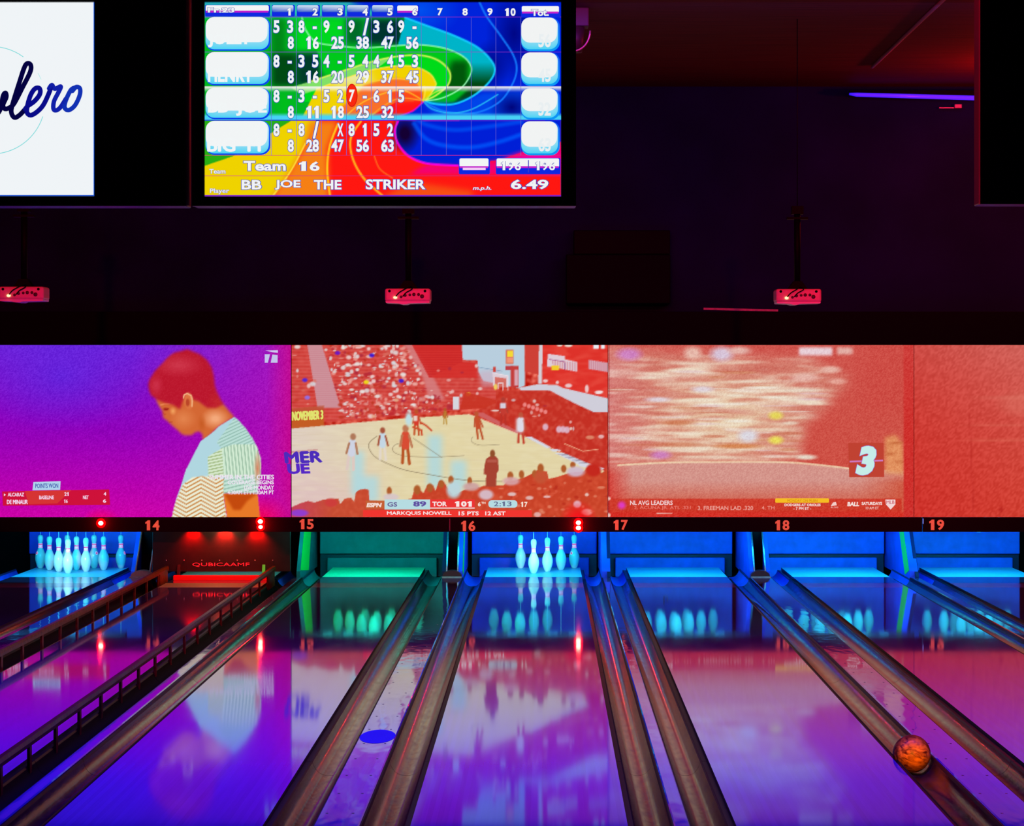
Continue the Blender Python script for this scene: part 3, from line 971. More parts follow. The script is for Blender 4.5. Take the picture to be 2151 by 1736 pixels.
for sx in (-0.30, 0.04, 0.38):
    bm = B(); box(bm, sx - 0.07, sx + 0.07, -0.075, -0.004, 0.545, 0.60, bev=0.004)
    link('lamp_housing', bm, M_BLACK, t)
    spot('sweep_red_lamp', (cx + sx, 28.035, 0.535), (cx + sx, 28.09, 0.47), 34, (1, 0.0, 0.0), 125, 0.7, 0.01)
bm = B(); box(bm, -0.65, 0.65, 28.42 - 28.08, 28.5 - 28.08, -0.0, 0.004)
bm.free()
area('pit_lamp', (cx, 28.5, 0.6), (cx, 29.2, 0.0), 2.4, (1, 0.36, 0.005), 0.9, 0.06, 150)
point('deck_front_fill', (cx, 27.62, 0.60), 7.0, (1, 0.45, 0.22), 0.05)  # added unseen point light that brightens the tan splice band

# ------------------------------------------------------------------ bumper rails of lane 14
def bumper(x, label, y0, y1):
    t = thing('bumper_rail', label, 'bumper rail', (x, 0, 0), 'bumper rails of the dark lane')
    bm = B(); prism(bm, [(-0.016, 0.102), (0.016, 0.102), (0.021, 0.127), (0.015, 0.151), (-0.015, 0.151), (-0.021, 0.127)], y0, y1)
    link('rail', bm, M_RAIL, t)
    y = y0 + 0.35
    k = 0
    while y < y1 - 0.1:
        bm = B(); box(bm, -0.008, 0.008, y - 0.03, y + 0.03, -0.073, 0.109)
        link('post', bm, M_RAIL, t)
        y += 0.79
    bm = B(); box(bm, -0.008, 0.008, y1 - 0.55, y1, -0.073, 0.110)
    link('end_plate', bm, M_RAIL, t)
    return t
bumper(LANES[14] + LW / 2 + 0.046, 'long dark bumper rail on posts right of the dark lane', 12.0, 28.0)
bumper(LANES[14] - LW / 2 - 0.046, 'dark bumper rail on posts left of the dark lane, red-edged', 12.0, 28.0)

# ------------------------------------------------------------------ bowling ball
bm = B(); bmesh.ops.create_uvsphere(bm, u_segments=48, v_segments=32, radius=0.1085)
o = link('bowling_ball', bm, M_BALL, None, True)
o.location = (LANES[17] + LW / 2 + 0.125, 15.02, 0.0095)
o.rotation_euler = (0.4, 0.3, 0.2)
tag(o, 'marbled orange and black bowling ball lying in the gutter', 'bowling ball')
for dx, dz in ((-0.02, 0.03), (0.012, 0.034), (0.0, -0.01)):
    bm = B()
    d = Vector((dx * 4.5, 0.35, dz * 6)).normalized()
    bmesh.ops.create_circle(bm, cap_ends=True, radius=0.011, segments=16)
    bmesh.ops.transform(bm, matrix=Matrix.Translation(d * 0.1086) @ d.to_track_quat('Z', 'Y').to_matrix().to_4x4(), verts=bm.verts)
    link('finger_hole', bm, M_BLACK, o)

# ================================================================== MASK: number boards, header, screens
SM = F / YM
def mx_(px): return (px - VX) / SM
def mz_(py): return H - (py - VY) / SM
boards = [
    (-300, 943, 'black number board over the lanes numbered 14 and 15', [('14', 305.5, 335, 1093.5, 1114.5), ('15', 629.5, 659, 1091, 1112)],
     [(212, 1099.5, 1), (547, 1096, 1), (547.5, 1107.5, 0.85)]),
    (945, 1937, 'black number board over the lanes numbered 16, 17 and 18', [('16', 969, 998.5, 1094.5, 1116), ('17', 1289, 1319, 1092.5, 1114), ('18', 1628.5, 1658, 1093, 1114.5)],
     [(1215, 1098.5, 1), (1215, 1109.5, 1)]),
    (1939, 2500, 'black number board over the lane numbered 19', [('19', 1952, 1983, 1092, 1114)], []),
]
for x0, x1, lab, nums, leds in boards:
    X0, X1 = mx_(x0), mx_(x1)
    t = thing('number_board', lab, 'sign board', (X0, YM, 0), 'lane number boards')
    bm = B(); box(bm, 0, X1 - X0, 0, 0.06, mz_(1118), mz_(1087.6), bev=0.002)
    link('board', bm, M_FASC, t)
    for s, a, b_, c, d in nums:
        v, tr = text_mesh(s, 0.03)
        mn, mx = v.min(0), v.max(0)
        bm = B()
        vs = [bm.verts.new((mx_(a + (b_ - a) * (p[0] - mn[0]) / (mx[0] - mn[0])) - X0, -0.002, mz_(d - (d - c) * (p[1] - mn[1]) / (mx[1] - mn[1])))) for p in v]
        for f in tr:
            try: bm.faces.new([vs[i] for i in f])
            except ValueError: pass
        r_ = bmesh.ops.extrude_face_region(bm, geom=list(bm.faces))
        bmesh.ops.translate(bm, vec=(0, -0.004, 0), verts=[e for e in r_['geom'] if isinstance(e, bmesh.types.BMVert)])
        o = link('lane_number', bm, M_ORANGE, t)
    for px, py, k in leds:
        bm = B(); bmesh.ops.create_uvsphere(bm, u_segments=16, v_segments=10, radius=0.026 * k,
                                             matrix=Matrix.Translation((mx_(px) - X0, -0.006, mz_(py))) @ Matrix.Diagonal((1, 0.6, 0.85, 1)))
        lp = link('indicator_lamp', bm, M_LED, t, True)
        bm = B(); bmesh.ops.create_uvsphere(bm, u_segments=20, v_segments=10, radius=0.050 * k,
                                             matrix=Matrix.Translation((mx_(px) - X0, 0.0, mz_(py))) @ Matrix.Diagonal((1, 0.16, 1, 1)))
        link('bloom_disc', bm, M_BLOOM, lp, True)  # added red disc imitating the bloom round the lamp
        point('indicator_glow', (mx_(px), YM - 0.09, mz_(py)), 3.0, (1, 0.0, 0.0), 0.015)
    if x0 == 945:
        bm = B(); box(bm, -0.006, 0.004, -0.004, 0.0, mz_(1116), mz_(1090))
        link('seam_trim', bm, M_CLAY, t)
    if x0 == 1939:
        bm = B(); box(bm, -0.004, 0.004, -0.004, 0.0, mz_(1101), mz_(1090))
        link('seam_trim', bm, mat('seam_glint', (0.3, 0.4, 0.9), 0.3, emit=(0.2, 0.3, 1.0), es=0.8), t)  # blue-white glint painted as a glowing sliver on the seam
bm = B(); box(bm, -9, 9, YM - 0.02, YM + 0.08, mz_(724.5), mz_(655), bev=0.004)
o = tag(link('mask_header', bm, M_BLACK), 'long black header board along the top of the projection screens', 'header board')
bm = B(); box(bm, -0.39, 0.39, -0.012, 0.012, 0, 0.022)
o = tag(link('metal_strip', bm, M_CLAY), 'thin pinkish strip lying on the black header board', 'strip')
o.location = (mx_(1556), YM + 0.0, mz_(655) + 0.010); o.rotation_euler = (0, 0.022, 0)

# ---- projected pictures, with the red wash light baked into their colours
ZB, ZT = mz_(1087), mz_(725)
def screen(x0, x1, lab, pic, px0, px1):
    X0, X1 = mx_(x0), mx_(x1)
    t = thing('projection_screen', lab, 'screen', ((X0 + X1) / 2, YM, ZB), 'projection screens over the pins')
    cx = (X0 + X1) / 2
    bm = B(); box(bm, X0 - cx + 0.002, X1 - cx - 0.002, 0.012, 0.05, 0.001, ZT - ZB - 0.001)
    link('screen_board', bm, M_FASC, t)
    pic.build('picture', lambda x: (x - VX) / SM - cx, lambda y: (H - (y - VY) / SM) - ZB, 0.008, t)
    return t

# -- tennis player
P = Pic(-52, 725, 611, 1087, 2.0)
ty = (P.Y - 725) / 362; tx = np.clip((P.X - 0) / 612, -0.1, 1)
for k, (top, mid, bot) in enumerate(((108, 145, 205), (34, 0, 0), (218, 186, 168))):
    a = np.where(ty < 0.5, top + (mid - top) * ty / 0.5, mid + (bot - mid) * (ty - 0.5) / 0.5)
    P.img[..., k] = a
right = np.clip((tx - 0.45) / 0.55, 0, 1)
P.mix(right * 0.75, (185, 18, 178))
P.mix(np.clip((P.X - 560) / 50, 0, 1) * 0.7, (205, 8, 130))
P.mix(np.clip(1 - np.hypot((P.X - 130) / 190, (P.Y - 790) / 120), 0, 1) * 0.7, (92, 40, 224))
P.mix(np.clip(1 - np.hypot((P.X - 548) / 60, (P.Y - 1095) / 60), 0, 1), (250, 0, 80))
P.mix(np.clip(1 - np.hypot((P.X - 212) / 40, (P.Y - 1095) / 30), 0, 1), (250, 0, 110))  # red halos of the indicator lamps painted into the picture
P.img += P.noise(0.5, 0.5)[..., None] * 6
g = lambda x, y: (290 + x / 6.2, 720 + y / 6.2)
G = lambda L: [g(*p) for p in L]
g2 = lambda x, y: (350 + x / 7.417, 900 + y / 7.417)
G2 = lambda L: [g2(*p) for p in L]
hair = G([(130, 540), (150, 480), (210, 380), (300, 290), (400, 180), (470, 130), (560, 110), (640, 85), (700, 110), (800, 150), (900, 230), (960, 330), (985, 430),
          (1000, 560), (1030, 650), (1070, 740), (1110, 800), (1010, 850), (900, 850), (850, 815), (790, 765), (700, 740), (640, 720), (590, 740), (570, 790), (545, 870),
          (500, 840), (430, 800), (330, 780), (240, 740), (170, 690), (140, 620)])
skin = G([(230, 720), (330, 740), (430, 780), (500, 790), (545, 700), (640, 660), (800, 740), (850, 780), (900, 800), (1010, 790), (1110, 800), (1200, 910), (1255, 972), (1130, 1045), (1050, 1095),
          (960, 1185), (880, 1255), (830, 1262), (842, 1200), (800, 1160), (750, 1165), (700, 1205), (620, 1212), (560, 1190), (500, 1130), (430, 1070), (380, 1020), (330, 985), (318, 940), (322, 905), (285, 850), (250, 790)])
P.poly(skin, (212, 104, 52), soft=2)
sm = P.mask(skin, 2)
P.mix(sm * np.clip(1 - np.hypot((P.X - 452) / 32, (P.Y - 880) / 24), 0, 1) * 1.2, (244, 168, 122))
P.mix(sm * np.clip(1 - np.hypot((P.X - 385) / 30, (P.Y - 880) / 26), 0, 1), (228, 132, 78))
P.mix(sm * np.clip(1 - np.hypot((P.X - 363) / 8, (P.Y - 864) / 10), 0, 1), (246, 168, 100))
P.mix(sm * np.clip(1 - np.hypot((P.X - 424) / 10, (P.Y - 890) / 22), 0, 1) * 0.8, (196, 88, 32))
P.mix(sm * np.clip(1 - np.hypot((P.X - 348) / 8, (P.Y - 860) / 5), 0, 1), (170, 30, 24))
P.line(G([(290, 815), (340, 800), (400, 800)]), 2.5, (244, 150, 96), 0.8)
P.line(G([(340, 868), (372, 872), (392, 862)]), 2.4, (150, 24, 22))
P.line(G([(318, 905), (345, 940), (360, 930)]), 1.8, (190, 60, 36), 0.7)
P.line(G([(400, 1040), (440, 1035)]), 2.0, (176, 62, 30), 0.7)
P.poly(hair, (186, 22, 44), soft=2)
hm = P.mask(hair, 2)
P.mix(hm * np.clip(1 - np.hypot((P.X - 375) / 55, (P.Y - 768) / 26), 0, 1) * 0.9, (208, 58, 78))
P.mix(hm * np.clip(1 - np.hypot((P.X - 328) / 16, (P.Y - 810) / 26), 0, 1) * 0.9, (206, 50, 76))
P.mix(hm * np.clip(1 - np.hypot((P.X - 470) / 40, (P.Y - 845) / 25), 0, 1) * 0.6, (200, 50, 40))
P.mix(hm * np.clip(P.noise(0.5, 0.5) * 0.08, 0, 0.2), (232, 96, 110))
P.ell(396, 843, 9.5, 17, (222, 118, 66), rot=-0.1, soft=0.2)
P.line(G([(590, 720), (600, 680), (640, 664), (690, 690), (705, 760), (700, 830)]), 2.6, (246, 190, 140))
P.ell(394, 846, 4, 8, (178, 58, 34), 0.8)
shirt = [(361, 1088), (365, 1068), (370, 1048), (380, 1021), (390, 988), (404, 961), (420.6, 928), (445, 910), (460, 896), (491.6, 876.5), (498, 881), (516, 901), (529, 920), (540, 941), (547, 962),
         (548, 978), (547, 997), (543, 1021), (540, 1037), (469, 1037), (470, 1050), (476, 1088)]
P.poly(shirt, (176, 214, 224))
shm = P.mask(shirt)
def stripes(region, u, period, light, dark, duty=0.5, amt=1.0):
    m = P.mask(region) * shm
    s_ = 0.5 + 0.5 * np.sin(2 * np.pi * u / period)
    P.mix(m * amt, light); P.mix(m * np.clip((s_ - (1 - duty)) * 3, 0, 1) * amt, dark)
# shoulder: lines climbing to the right; sleeve: upright lines; chest: nearly level lines; belly: zigzag
stripes([(455, 930), (492, 878), (530, 905), (548, 950), (468, 945)], P.Y * 0.9 + P.X * 0.42, 6.2, (186, 222, 214), (142, 184, 172), 0.4)
stripes([(466, 942), (490, 934), (545, 934), (552, 1000), (541, 1002), (470, 1002)], P.X - 0.10 * (P.Y - 940), 7.0, (212, 236, 212), (150, 186, 160), 0.45)
stripes([(436, 960), (466, 942), (470, 1002), (438, 1004)], P.Y + 0.22 * P.X, 6.6, (216, 234, 204), (160, 184, 128), 0.5)
zz = P.Y + 0.55 * np.abs(np.mod(P.X - 422, 62) - 31) * np.where(P.X < 470, 1, -0.7)
stripes([(384, 1018), (404, 1003), (424, 1001), (440, 1001), (470, 1006), (478, 1088), (355, 1088)], zz, 8.6, (236, 238, 214), (204, 138, 70), 0.5)
stripes([(470, 1002), (545, 1002), (541, 1037), (469, 1037)], P.Y + 0.25 * P.X, 8.0, (196, 228, 214), (150, 190, 172), 0.45)
P.mix(shm * np.clip(1 - np.hypot((P.X - 541) / 9, (P.Y - 985) / 42), 0, 1), (214, 130, 96))
P.poly([(469, 1038), (541, 1038), (546, 1088), (477, 1088)], (232, 122, 40))
P.poly([(470, 1038), (541, 1038), (520, 1052), (505, 1072), (490, 1072), (478, 1052)], (196, 74, 14), soft=2)
# broadcast graphics
P.opoly([(557, 736.5), (583.5, 736), (583.5, 741.5), (571, 740)], (206, 200, 240), 1)
P.opoly([(556, 744.5), (567, 744.5), (562.5, 762.3), (556, 762.3)], (196, 196, 236), 1)
P.opoly([(572, 745), (583, 746.5), (582.8, 762.3), (568.5, 762.3)], (196, 196, 236), 1)
for st, a, b_, c, d, bo in (('SUMMER IN THE CITIES', 440, 575, 998, 1007.5, 0.045), ('COVERAGE BEGINS', 478, 575, 1009.5, 1018, 0.03),
                           ('LIVE MONDAY', 513, 575, 1020.5, 1029, 0.03), ('4:30AM ET / 1:30AM PT', 478, 575, 1031, 1039, 0.03)):
    P.text(st, a, c, b_, d, (236, 226, 240), 3, bo)
P.opoly([(4, 1033), (229, 1028.5), (231, 1061), (6, 1063)], (206, 18, 58), 1)
P.opoly([(52, 1032), (150, 1030), (120, 1058), (60, 1060)], (214, 52, 52), 2)
P.opoly([(70, 1013), (127, 1011.5), (126, 1029.5), (68, 1030.5)], (176, 214, 238), 2)
P.text('POINTS WON', 74, 1016.5, 122, 1026, (70, 90, 176), 3, 0.02, slope=-0.012)
for st, a, c, b_, d in (('ALCARAZ', 16, 1035.5, 50.5, 1043.5), ('DE MINAUR', 14.5, 1050.5, 58, 1059.5), ('BASELINE', 82, 1041.5, 113, 1049.5), ('21', 135, 1034.5, 144, 1042.5),
                        ('16', 134.5, 1049.5, 142, 1057), ('NET', 174, 1041.5, 186, 1049), ('4', 217.5, 1034.5, 223, 1041.5), ('6', 216, 1049, 223, 1056.5)):
    P.text(st, a, c, b_, d, (244, 216, 244), 4, 0.03)
P.opoly([(8, 1037), (12, 1040), (8, 1043)], (240, 220, 240), 4)
screen(-52, 611.5, 'projection screen with a bowed tennis player on violet', P, -52, 611)

# -- basketball game
P = Pic(612.5, 725, 1276.5, 1087, 2.0)
b = lambda x, y: (580 + x / 2.9875, 700 + y / 2.9875)
BL = lambda L: [b(*p) for p in L]
P.img[:] = (206, 62, 48)
n1 = P.noise(2, 2); n2 = P.noise(8, 2)
P.img += n1[..., None] * np.array([10, 16, 14]) + n2[..., None] * np.array([6, 10, 10])
# stand with spectators
stand = BL([(80, 70), (1170, 70), (1170, 170), (1260, 180), (1380, 300), (1380, 430), (1200, 480), (320, 560), (90, 470)])
P.poly(stand, (206, 62, 58), 0.75)
rows = 0.5 + 0.5 * np.sin(P.Y * 2 * np.pi / 7.5)
P.mix(P.mask(stand) * rows * 0.35, (226, 116, 108))
P.poly(BL([(195, 70), (285, 70), (405, 470), (260, 470)]), (200, 138, 150), 0.9, 1)
P.mix(P.mask(BL([(195, 70), (285, 70), (405, 470), (260, 470)])) * (0.5 + 0.5 * np.sin(P.Y * 2 * np.pi / 4.2)) * 0.5, (214, 172, 178))
P.poly(BL([(800, 70), (860, 70), (1000, 300), (1060, 420), (960, 420), (920, 280)]), (214, 136, 138), 0.75, 2)
P.poly(BL([(850, 70), (1165, 70), (1170, 180), (1250, 190), (1270, 280), (960, 280)]), (212, 46, 42), 0.85)
P.mix(P.mask(BL([(850, 70), (1165, 70), (1170, 180), (960, 280)])) * (0.5 + 0.5 * np.sin(P.Y * 2 * np.pi / 5)) * 0.5, (188, 28, 34))
crowd = BL([(90, 80), (200, 80), (270, 460), (90, 460)])
crowd2 = BL([(300, 75), (810, 75), (930, 290), (1060, 440), (980, 500), (410, 540), (400, 430)])
PALE = [(232, 228, 224), (222, 214, 214), (236, 206, 204), (214, 222, 228), (230, 190, 186)]
MIDC = [(226, 150, 142), (190, 40, 48), (172, 40, 60), (216, 110, 96), (236, 170, 160), (186, 50, 30)]
P.blobs(70, crowd, 4, 2.6, MIDC, 0.7)
P.blobs(420, crowd2, 3.6, 2.6, MIDC, 0.75)
P.blobs(17, crowd, 4.5, 3.4, PALE, 0.85)
P.blobs(130, crowd2, 4.2, 3.2, PALE, 0.9)
P.blobs(60, crowd2, 2.0, 1.6, PALE, 0.95)
for x, y, c in ((385, 125, (110, 24, 190)), (600, 140, (70, 26, 200)), (180, 295, (84, 40, 205)), (785, 300, (72, 30, 200)), (195, 405, (150, 110, 220)), (565, 308, (238, 214, 30)), (1205, 385, (238, 200, 40))):
    q = b(x, y); P.ell(q[0], q[1], 5.5, 4.2, c, soft=0.3)
P.blobs(60, BL([(980, 240), (1260, 200), (1370, 320), (1370, 470), (1060, 470)]), 3.2, 2.6, PALE + MIDC, 0.75)
P.blobs(120, BL([(400, 430), (1060, 410), (1150, 480), (330, 560)]), 3.6, 4.0, MIDC + [(196, 60, 30), (226, 160, 120)], 0.7)
P.poly(BL([(1185, 370), (1150, 480), (1380, 470), (1380, 420)]), (200, 52, 36), 0.9)
P.rect(*b(1110, 400), *b(1150, 480), (214, 214, 222), soft=1)
# left hoarding
P.poly(BL([(50, 545), (300, 530), (300, 585), (50, 605)]), (196, 92, 36))
P.poly(BL([(45, 480), (300, 455), (300, 530), (45, 550)]), (190, 84, 54), 0.8)
# pale wall, backboard, hoardings at the right
P.poly(BL([(1165, 70), (1560, 70), (1560, 330), (1520, 345), (1300, 300), (1268, 240), (1265, 172), (1172, 168)]), (184, 206, 222))
P.poly(BL([(1270, 240), (1400, 230), (1400, 330), (1290, 340)]), (206, 172, 190), 0.6, 3)
P.line(BL([(1270, 215), (1420, 240)]), 1.2, (120, 150, 180))
P.rect(*b(1440, 105), *b(1490, 195), (214, 96, 70)); P.rect(*b(1450, 112), *b(1486, 150), (244, 216, 52)); P.rect(*b(1446, 152), *b(1485, 188), (238, 148, 118))
P.rect(*b(1438, 205), *b(1490, 232), (190, 60, 70)); P.rect(*b(1470, 205), *b(1522, 340), (196, 62, 60)); P.rect(*b(1495, 230), *b(1520, 330), (222, 190, 206), 0.8, 1)
P.poly(BL([(1358, 250), (1456, 270), (1456, 340), (1362, 330)]), (222, 204, 214)); P.poly(BL([(1372, 275), (1445, 285), (1445, 340), (1375, 335)]), (212, 110, 100))
P.line(BL([(1358, 250), (1456, 268), (1456, 378), (1425, 372), (1425, 315), (1392, 312), (1392, 350)]), 1.6, (238, 226, 232))
P.ell(*b(1377, 338), 4, 6, (238, 204, 96))
P.rect(*b(1360, 212), *b(1378, 245), (204, 70, 60))
P.poly(BL([(1560, 70), (1650, 70), (1650, 262), (1560, 240)]), (206, 64, 54))
P.poly(BL([(1650, 70), (1672, 70), (1668, 320), (1645, 318)]), (214, 206, 214))
P.poly(BL([(1672, 70), (2090, 70), (2090, 412), (1790, 345), (1760, 322), (1670, 315)]), (222, 50, 42))
P.mix(P.mask(BL([(1672, 70), (2090, 70), (2090, 412), (1670, 315)])) * np.clip(n2 * 0.2 + 0.2, 0, 0.5), (234, 84, 70))
P.poly(BL([(1705, 130), (1812, 145), (1812, 165), (1890, 182), (1890, 243), (1745, 215), (1700, 210)]), (224, 206, 216))
P.mix(P.mask(BL([(1720, 168), (1890, 184), (1890, 240), (1745, 215)])) * (0.5 + 0.5 * np.sin(P.X * 2 * np.pi / 5.2)) * 0.7, (206, 120, 130))
P.line(BL([(1715, 165), (1805, 178), (1812, 190), (1812, 228)]), 1.3, (150, 60, 130))
P.rect(*b(1728, 203), *b(1775, 232), (242, 204, 46))
P.poly(BL([(1960, 168), (2090, 188), (2090, 246), (1962, 225)]), (220, 176, 186))
P.mix(P.mask(BL([(1960, 168), (2090, 188), (2090, 246), (1962, 225)])) * (0.5 + 0.5 * np.sin(P.X * 2 * np.pi / 3.6)) * 0.5, (180, 84, 112))
for x, y, w_, h_ in ((1690, 300, 16, 8), (1765, 310, 10, 8), (1835, 330, 22, 10), (1950, 350, 12, 20), (2025, 372, 26, 9)):
    q = b(x, y); P.ell(q[0], q[1], w_ / 3, h_ / 2.4, (236, 196, 196))
P.ell(*b(2028, 372), 7, 2.6, (244, 224, 224), rot=-0.25)
P.ell(*b(1835, 78), 8, 3, (240, 228, 216)); P.ell(*b(1780, 76), 6, 2.4, (240, 218, 206)); P.rect(*b(1990, 66), *b(2025, 100), (232, 236, 244), soft=1); P.rect(*b(2038, 66), *b(2064, 98), (232, 236, 244), soft=1)
P.poly(BL([(1520, 345), (1640, 322), (1760, 326), (1800, 345), (2090, 412), (2090, 495), (1990, 495), (1850, 430), (1720, 362), (1540, 362)]), (208, 206, 218))
right_st = BL([(1380, 360), (1700, 360), (1850, 430), (1960, 495), (2090, 500), (2090, 880), (1900, 790), (1560, 640), (1230, 500), (1380, 440)])
P.poly(right_st, (196, 48, 36))
P.mix(P.mask(right_st) * np.clip(n1 * 0.18 + 0.12, 0, 0.5), (220, 96, 78))
P.blobs(34, BL([(1400, 370), (1690, 380), (1900, 520), (2080, 600), (1600, 600), (1450, 480)]), 3, 3, PALE + MIDC, 0.75)
for k in range(6): P.ell(*b(1560 + 26 * k, 450 + 9 * k), 4, 4.4, (236, 132, 128))
for x, y in ((1690, 590), (1775, 605), (1800, 605), (1825, 608)):
    P.ell(*b(x, y), 6, 7, (222, 186, 206), 0.9)
P.poly(BL([(1230, 500), (1300, 500), (1560, 640), (1545, 650)]), (206, 96, 96))
P.blobs(14, BL([(1320, 480), (1480, 500), (1500, 590), (1380, 560)]), 7, 1.8, PALE, 0.9)
P.line(BL([(1810, 695), (1925, 742), (2020, 730)]), 1.6, (240, 176, 140))
P.ell(*b(1970, 655), 9, 4, (222, 140, 110), 0.9); P.ell(*b(2040, 650), 6, 4, (232, 190, 190), 0.9); P.ell(*b(1850, 600), 3, 3, (230, 190, 180))
# court
court = BL([(45, 605), (300, 582), (800, 536), (1205, 510), (1240, 520), (1560, 652), (1760, 742), (2070, 872), (1960, 940), (1280, 1000), (1000, 1060), (480, 1120), (40, 1120)])
cm = P.mask(court)
P.mix(cm, (226, 212, 166))
P.mix(cm * np.clip(1 - (P.X - 600) / 260, 0, 1) * 0.9, (222, 204, 198))
P.mix(cm * np.clip((P.Y - 960) / 80, 0, 1) * np.clip((820 - P.X) / 150, 0, 1) * 0.8, (222, 190, 190))
P.mix(cm * np.clip(n2 * 0.1 + 0.05, 0, 0.22), (238, 230, 196))
P.mix(cm * np.clip(P.noise(22, 0.5) * 0.09, 0, 0.3), (206, 184, 150))
for x0_, x1_, y0_, y1_ in ((470, 552, 740, 1020), (510, 640, 900, 1060), (950, 1042, 640, 970), (1095, 1195, 800, 980)):
    P.mix(cm * P.mask(BL([(x0_, y0_), (x1_, y0_), (x1_, y1_), (x0_, y1_)]), 6) * 0.85, (176, 216, 222))
LN = (128, 110, 84)
P.line([b(*p) for p in catmull([(632, 648), (592, 680), (580, 712), (600, 755), (632, 785), (700, 820), (800, 858), (940, 885), (1200, 925), (1420, 932)], 5)], 1.5, LN, 0.8)
P.line([b(*p) for p in catmull([(790, 690), (750, 700), (730, 725), (745, 752), (800, 770), (870, 776), (1010, 778), (1180, 770)], 5)], 1.3, LN, 0.7)
P.line(BL([(860, 660), (1040, 782)]), 1.4, LN, 0.7)
P.line([b(*p) for p in catmull([(1232, 655), (1224, 672), (1240, 692), (1290, 705), (1400, 700)], 5)], 1.2, LN, 0.7)
P.line(BL([(1205, 510), (1560, 650), (2070, 872)]), 1.6, (236, 204, 170), 0.9)
for q in ([(1562, 650), (1600, 650), (1725, 718), (1700, 724)], [(1715, 730), (1760, 728), (1795, 738), (1740, 745)], [(1745, 752), (1800, 752), (1930, 806), (1905, 832), (1860, 806)], [(1905, 800), (2060, 850), (2040, 862), (1900, 836)]):
    P.poly(BL(q), (214, 214, 226))
for k in range(7): P.line(BL([(1770 + 22 * k, 760 + 9 * k), (1830 + 20 * k, 762 + 9 * k)]), 1.0, (110, 104, 130), 0.7)
# players
def figure(x, y, h, top, leg, lean=0.0, skin_c=(150, 74, 44)):
    """a small standing player, feet at x, y"""
    q = h / 100.0
    def p(dx, dy): return b(x + dx * q + lean * (-dy) * q, y + dy * q)
    P.line([p(-8, -2), p(-6, -48)], 2.6 * q, leg); P.line([p(10, 0), p(5, -48)], 2.6 * q, leg)
    P.line([p(0, -46), p(0, -76)], 6.6 * q, top, soft=1.2)
    P.line([p(-9, -74), p(-14, -46)], 2.0 * q, skin_c); P.line([p(9, -74), p(17, -44)], 2.0 * q, skin_c)
    P.ell(*p(0, -92), 2.7 * q, 3.2 * q, skin_c)
figure(462, 858, 225, (206, 210, 226), (222, 200, 192), 0.10, (176, 120, 90))
figure(668, 795, 200, (196, 214, 228), (226, 214, 200), 0.0, (166, 84, 60))
figure(812, 820, 240, (216, 76, 52), (184, 84, 36), 0.0, (190, 120, 84))
figure(880, 640, 160, (214, 60, 44), (196, 84, 40), 0.0, (190, 80, 44)); P.ell(*b(832, 540), 7, 14, (190, 220, 226), soft=0.4)
P.line(BL([(905, 560), (940, 580), (975, 612)]), 4, (206, 78, 44)); P.line(BL([(860, 590), (912, 610), (915, 640)]), 4, (206, 78, 44)); P.rect(*b(862, 520), *b(886, 552), (232, 206, 196), soft=1)
figure(1060, 572, 100, (190, 120, 50), (186, 140, 50), 0.0, (176, 90, 40))
figure(1280, 665, 170, (200, 78, 44), (190, 86, 46), -0.15, (190, 84, 50))
figure(1535, 690, 190, (220, 214, 226), (196, 70, 50), 0.0, (190, 84, 60)); P.rect(*b(1506, 535), *b(1552, 622), (222, 218, 230), soft=2)
figure(1425, 575, 170, (196, 60, 50), (186, 50, 40), 0.0, (176, 60, 50)); P.rect(*b(1405, 440), *b(1440, 472), (214, 206, 220), soft=1)
# painted words on the floor
P.text('MER', 598, 951, 676, 973, (76, 44, 186), 2, 0.075, shear=-0.08, slope=-0.03)
P.text('UE', 602, 975, 652, 997, (86, 40, 196), 2, 0.05, shear=-0.08, slope=-0.03)
P.poly(BL([(60, 745), (260, 728), (262, 738), (60, 757)]), (200, 140, 140), 0.8)
# spectators in front
fc = (200, 66, 40)
front_p = BL([(35, 1150), (60, 1112), (150, 1070), (200, 1055), (240, 1065), (300, 1045), (390, 1040), (402, 1075), (430, 1040), (470, 1035), (490, 1060), (500, 1000), (520, 985), (560, 978), (580, 985), (585, 1050), (680, 1062),
              (800, 1050), (850, 1040), (862, 1000), (885, 960), (905, 985), (925, 1005), (950, 950), (985, 955), (1000, 990), (1020, 930), (1050, 930), (1085, 985), (1110, 1020), (1180, 985), (1290, 965), (1300, 960),
              (1430, 955), (1450, 930), (1500, 925), (1560, 905), (1610, 880), (1640, 860), (1700, 870), (1710, 915), (1760, 905), (1850, 875), (1930, 870), (1960, 835), (2010, 832), (2040, 880), (2090, 850), (2090, 1170), (35, 1170)])
fm = P.mask(front_p, 1)
P.mix(fm, fc)
P.mix(fm * np.clip(n1 * 0.16 + 0.10, 0, 0.45), (224, 96, 66)); P.mix(fm * np.clip((900 - P.X) / 300, 0, 1) * 0.6, (196, 92, 66))
P.mix(fm * np.clip((700 - P.X) / 100, 0, 1) * 0.6, (196, 50, 120))
for x, y, rx, ry in ((710, 992, 16, 26), (885, 985, 22, 30), (965, 972, 20, 28), (1036, 948, 18, 26), (1097, 922, 17, 26), (1215, 930, 15, 26), (1470, 898, 19, 28), (1540, 888, 17, 26), (1622, 884, 16, 24), (1660, 850, 20, 30), (1805, 852, 17, 24), (1862, 828, 17, 20), (1992, 860, 46, 40)):
    q = b(x, y); P.ell(q[0], q[1], rx / 2.9875, ry / 2.9875, (176, 92, 44) if x < 1900 else (196, 40, 30), soft=0.2)
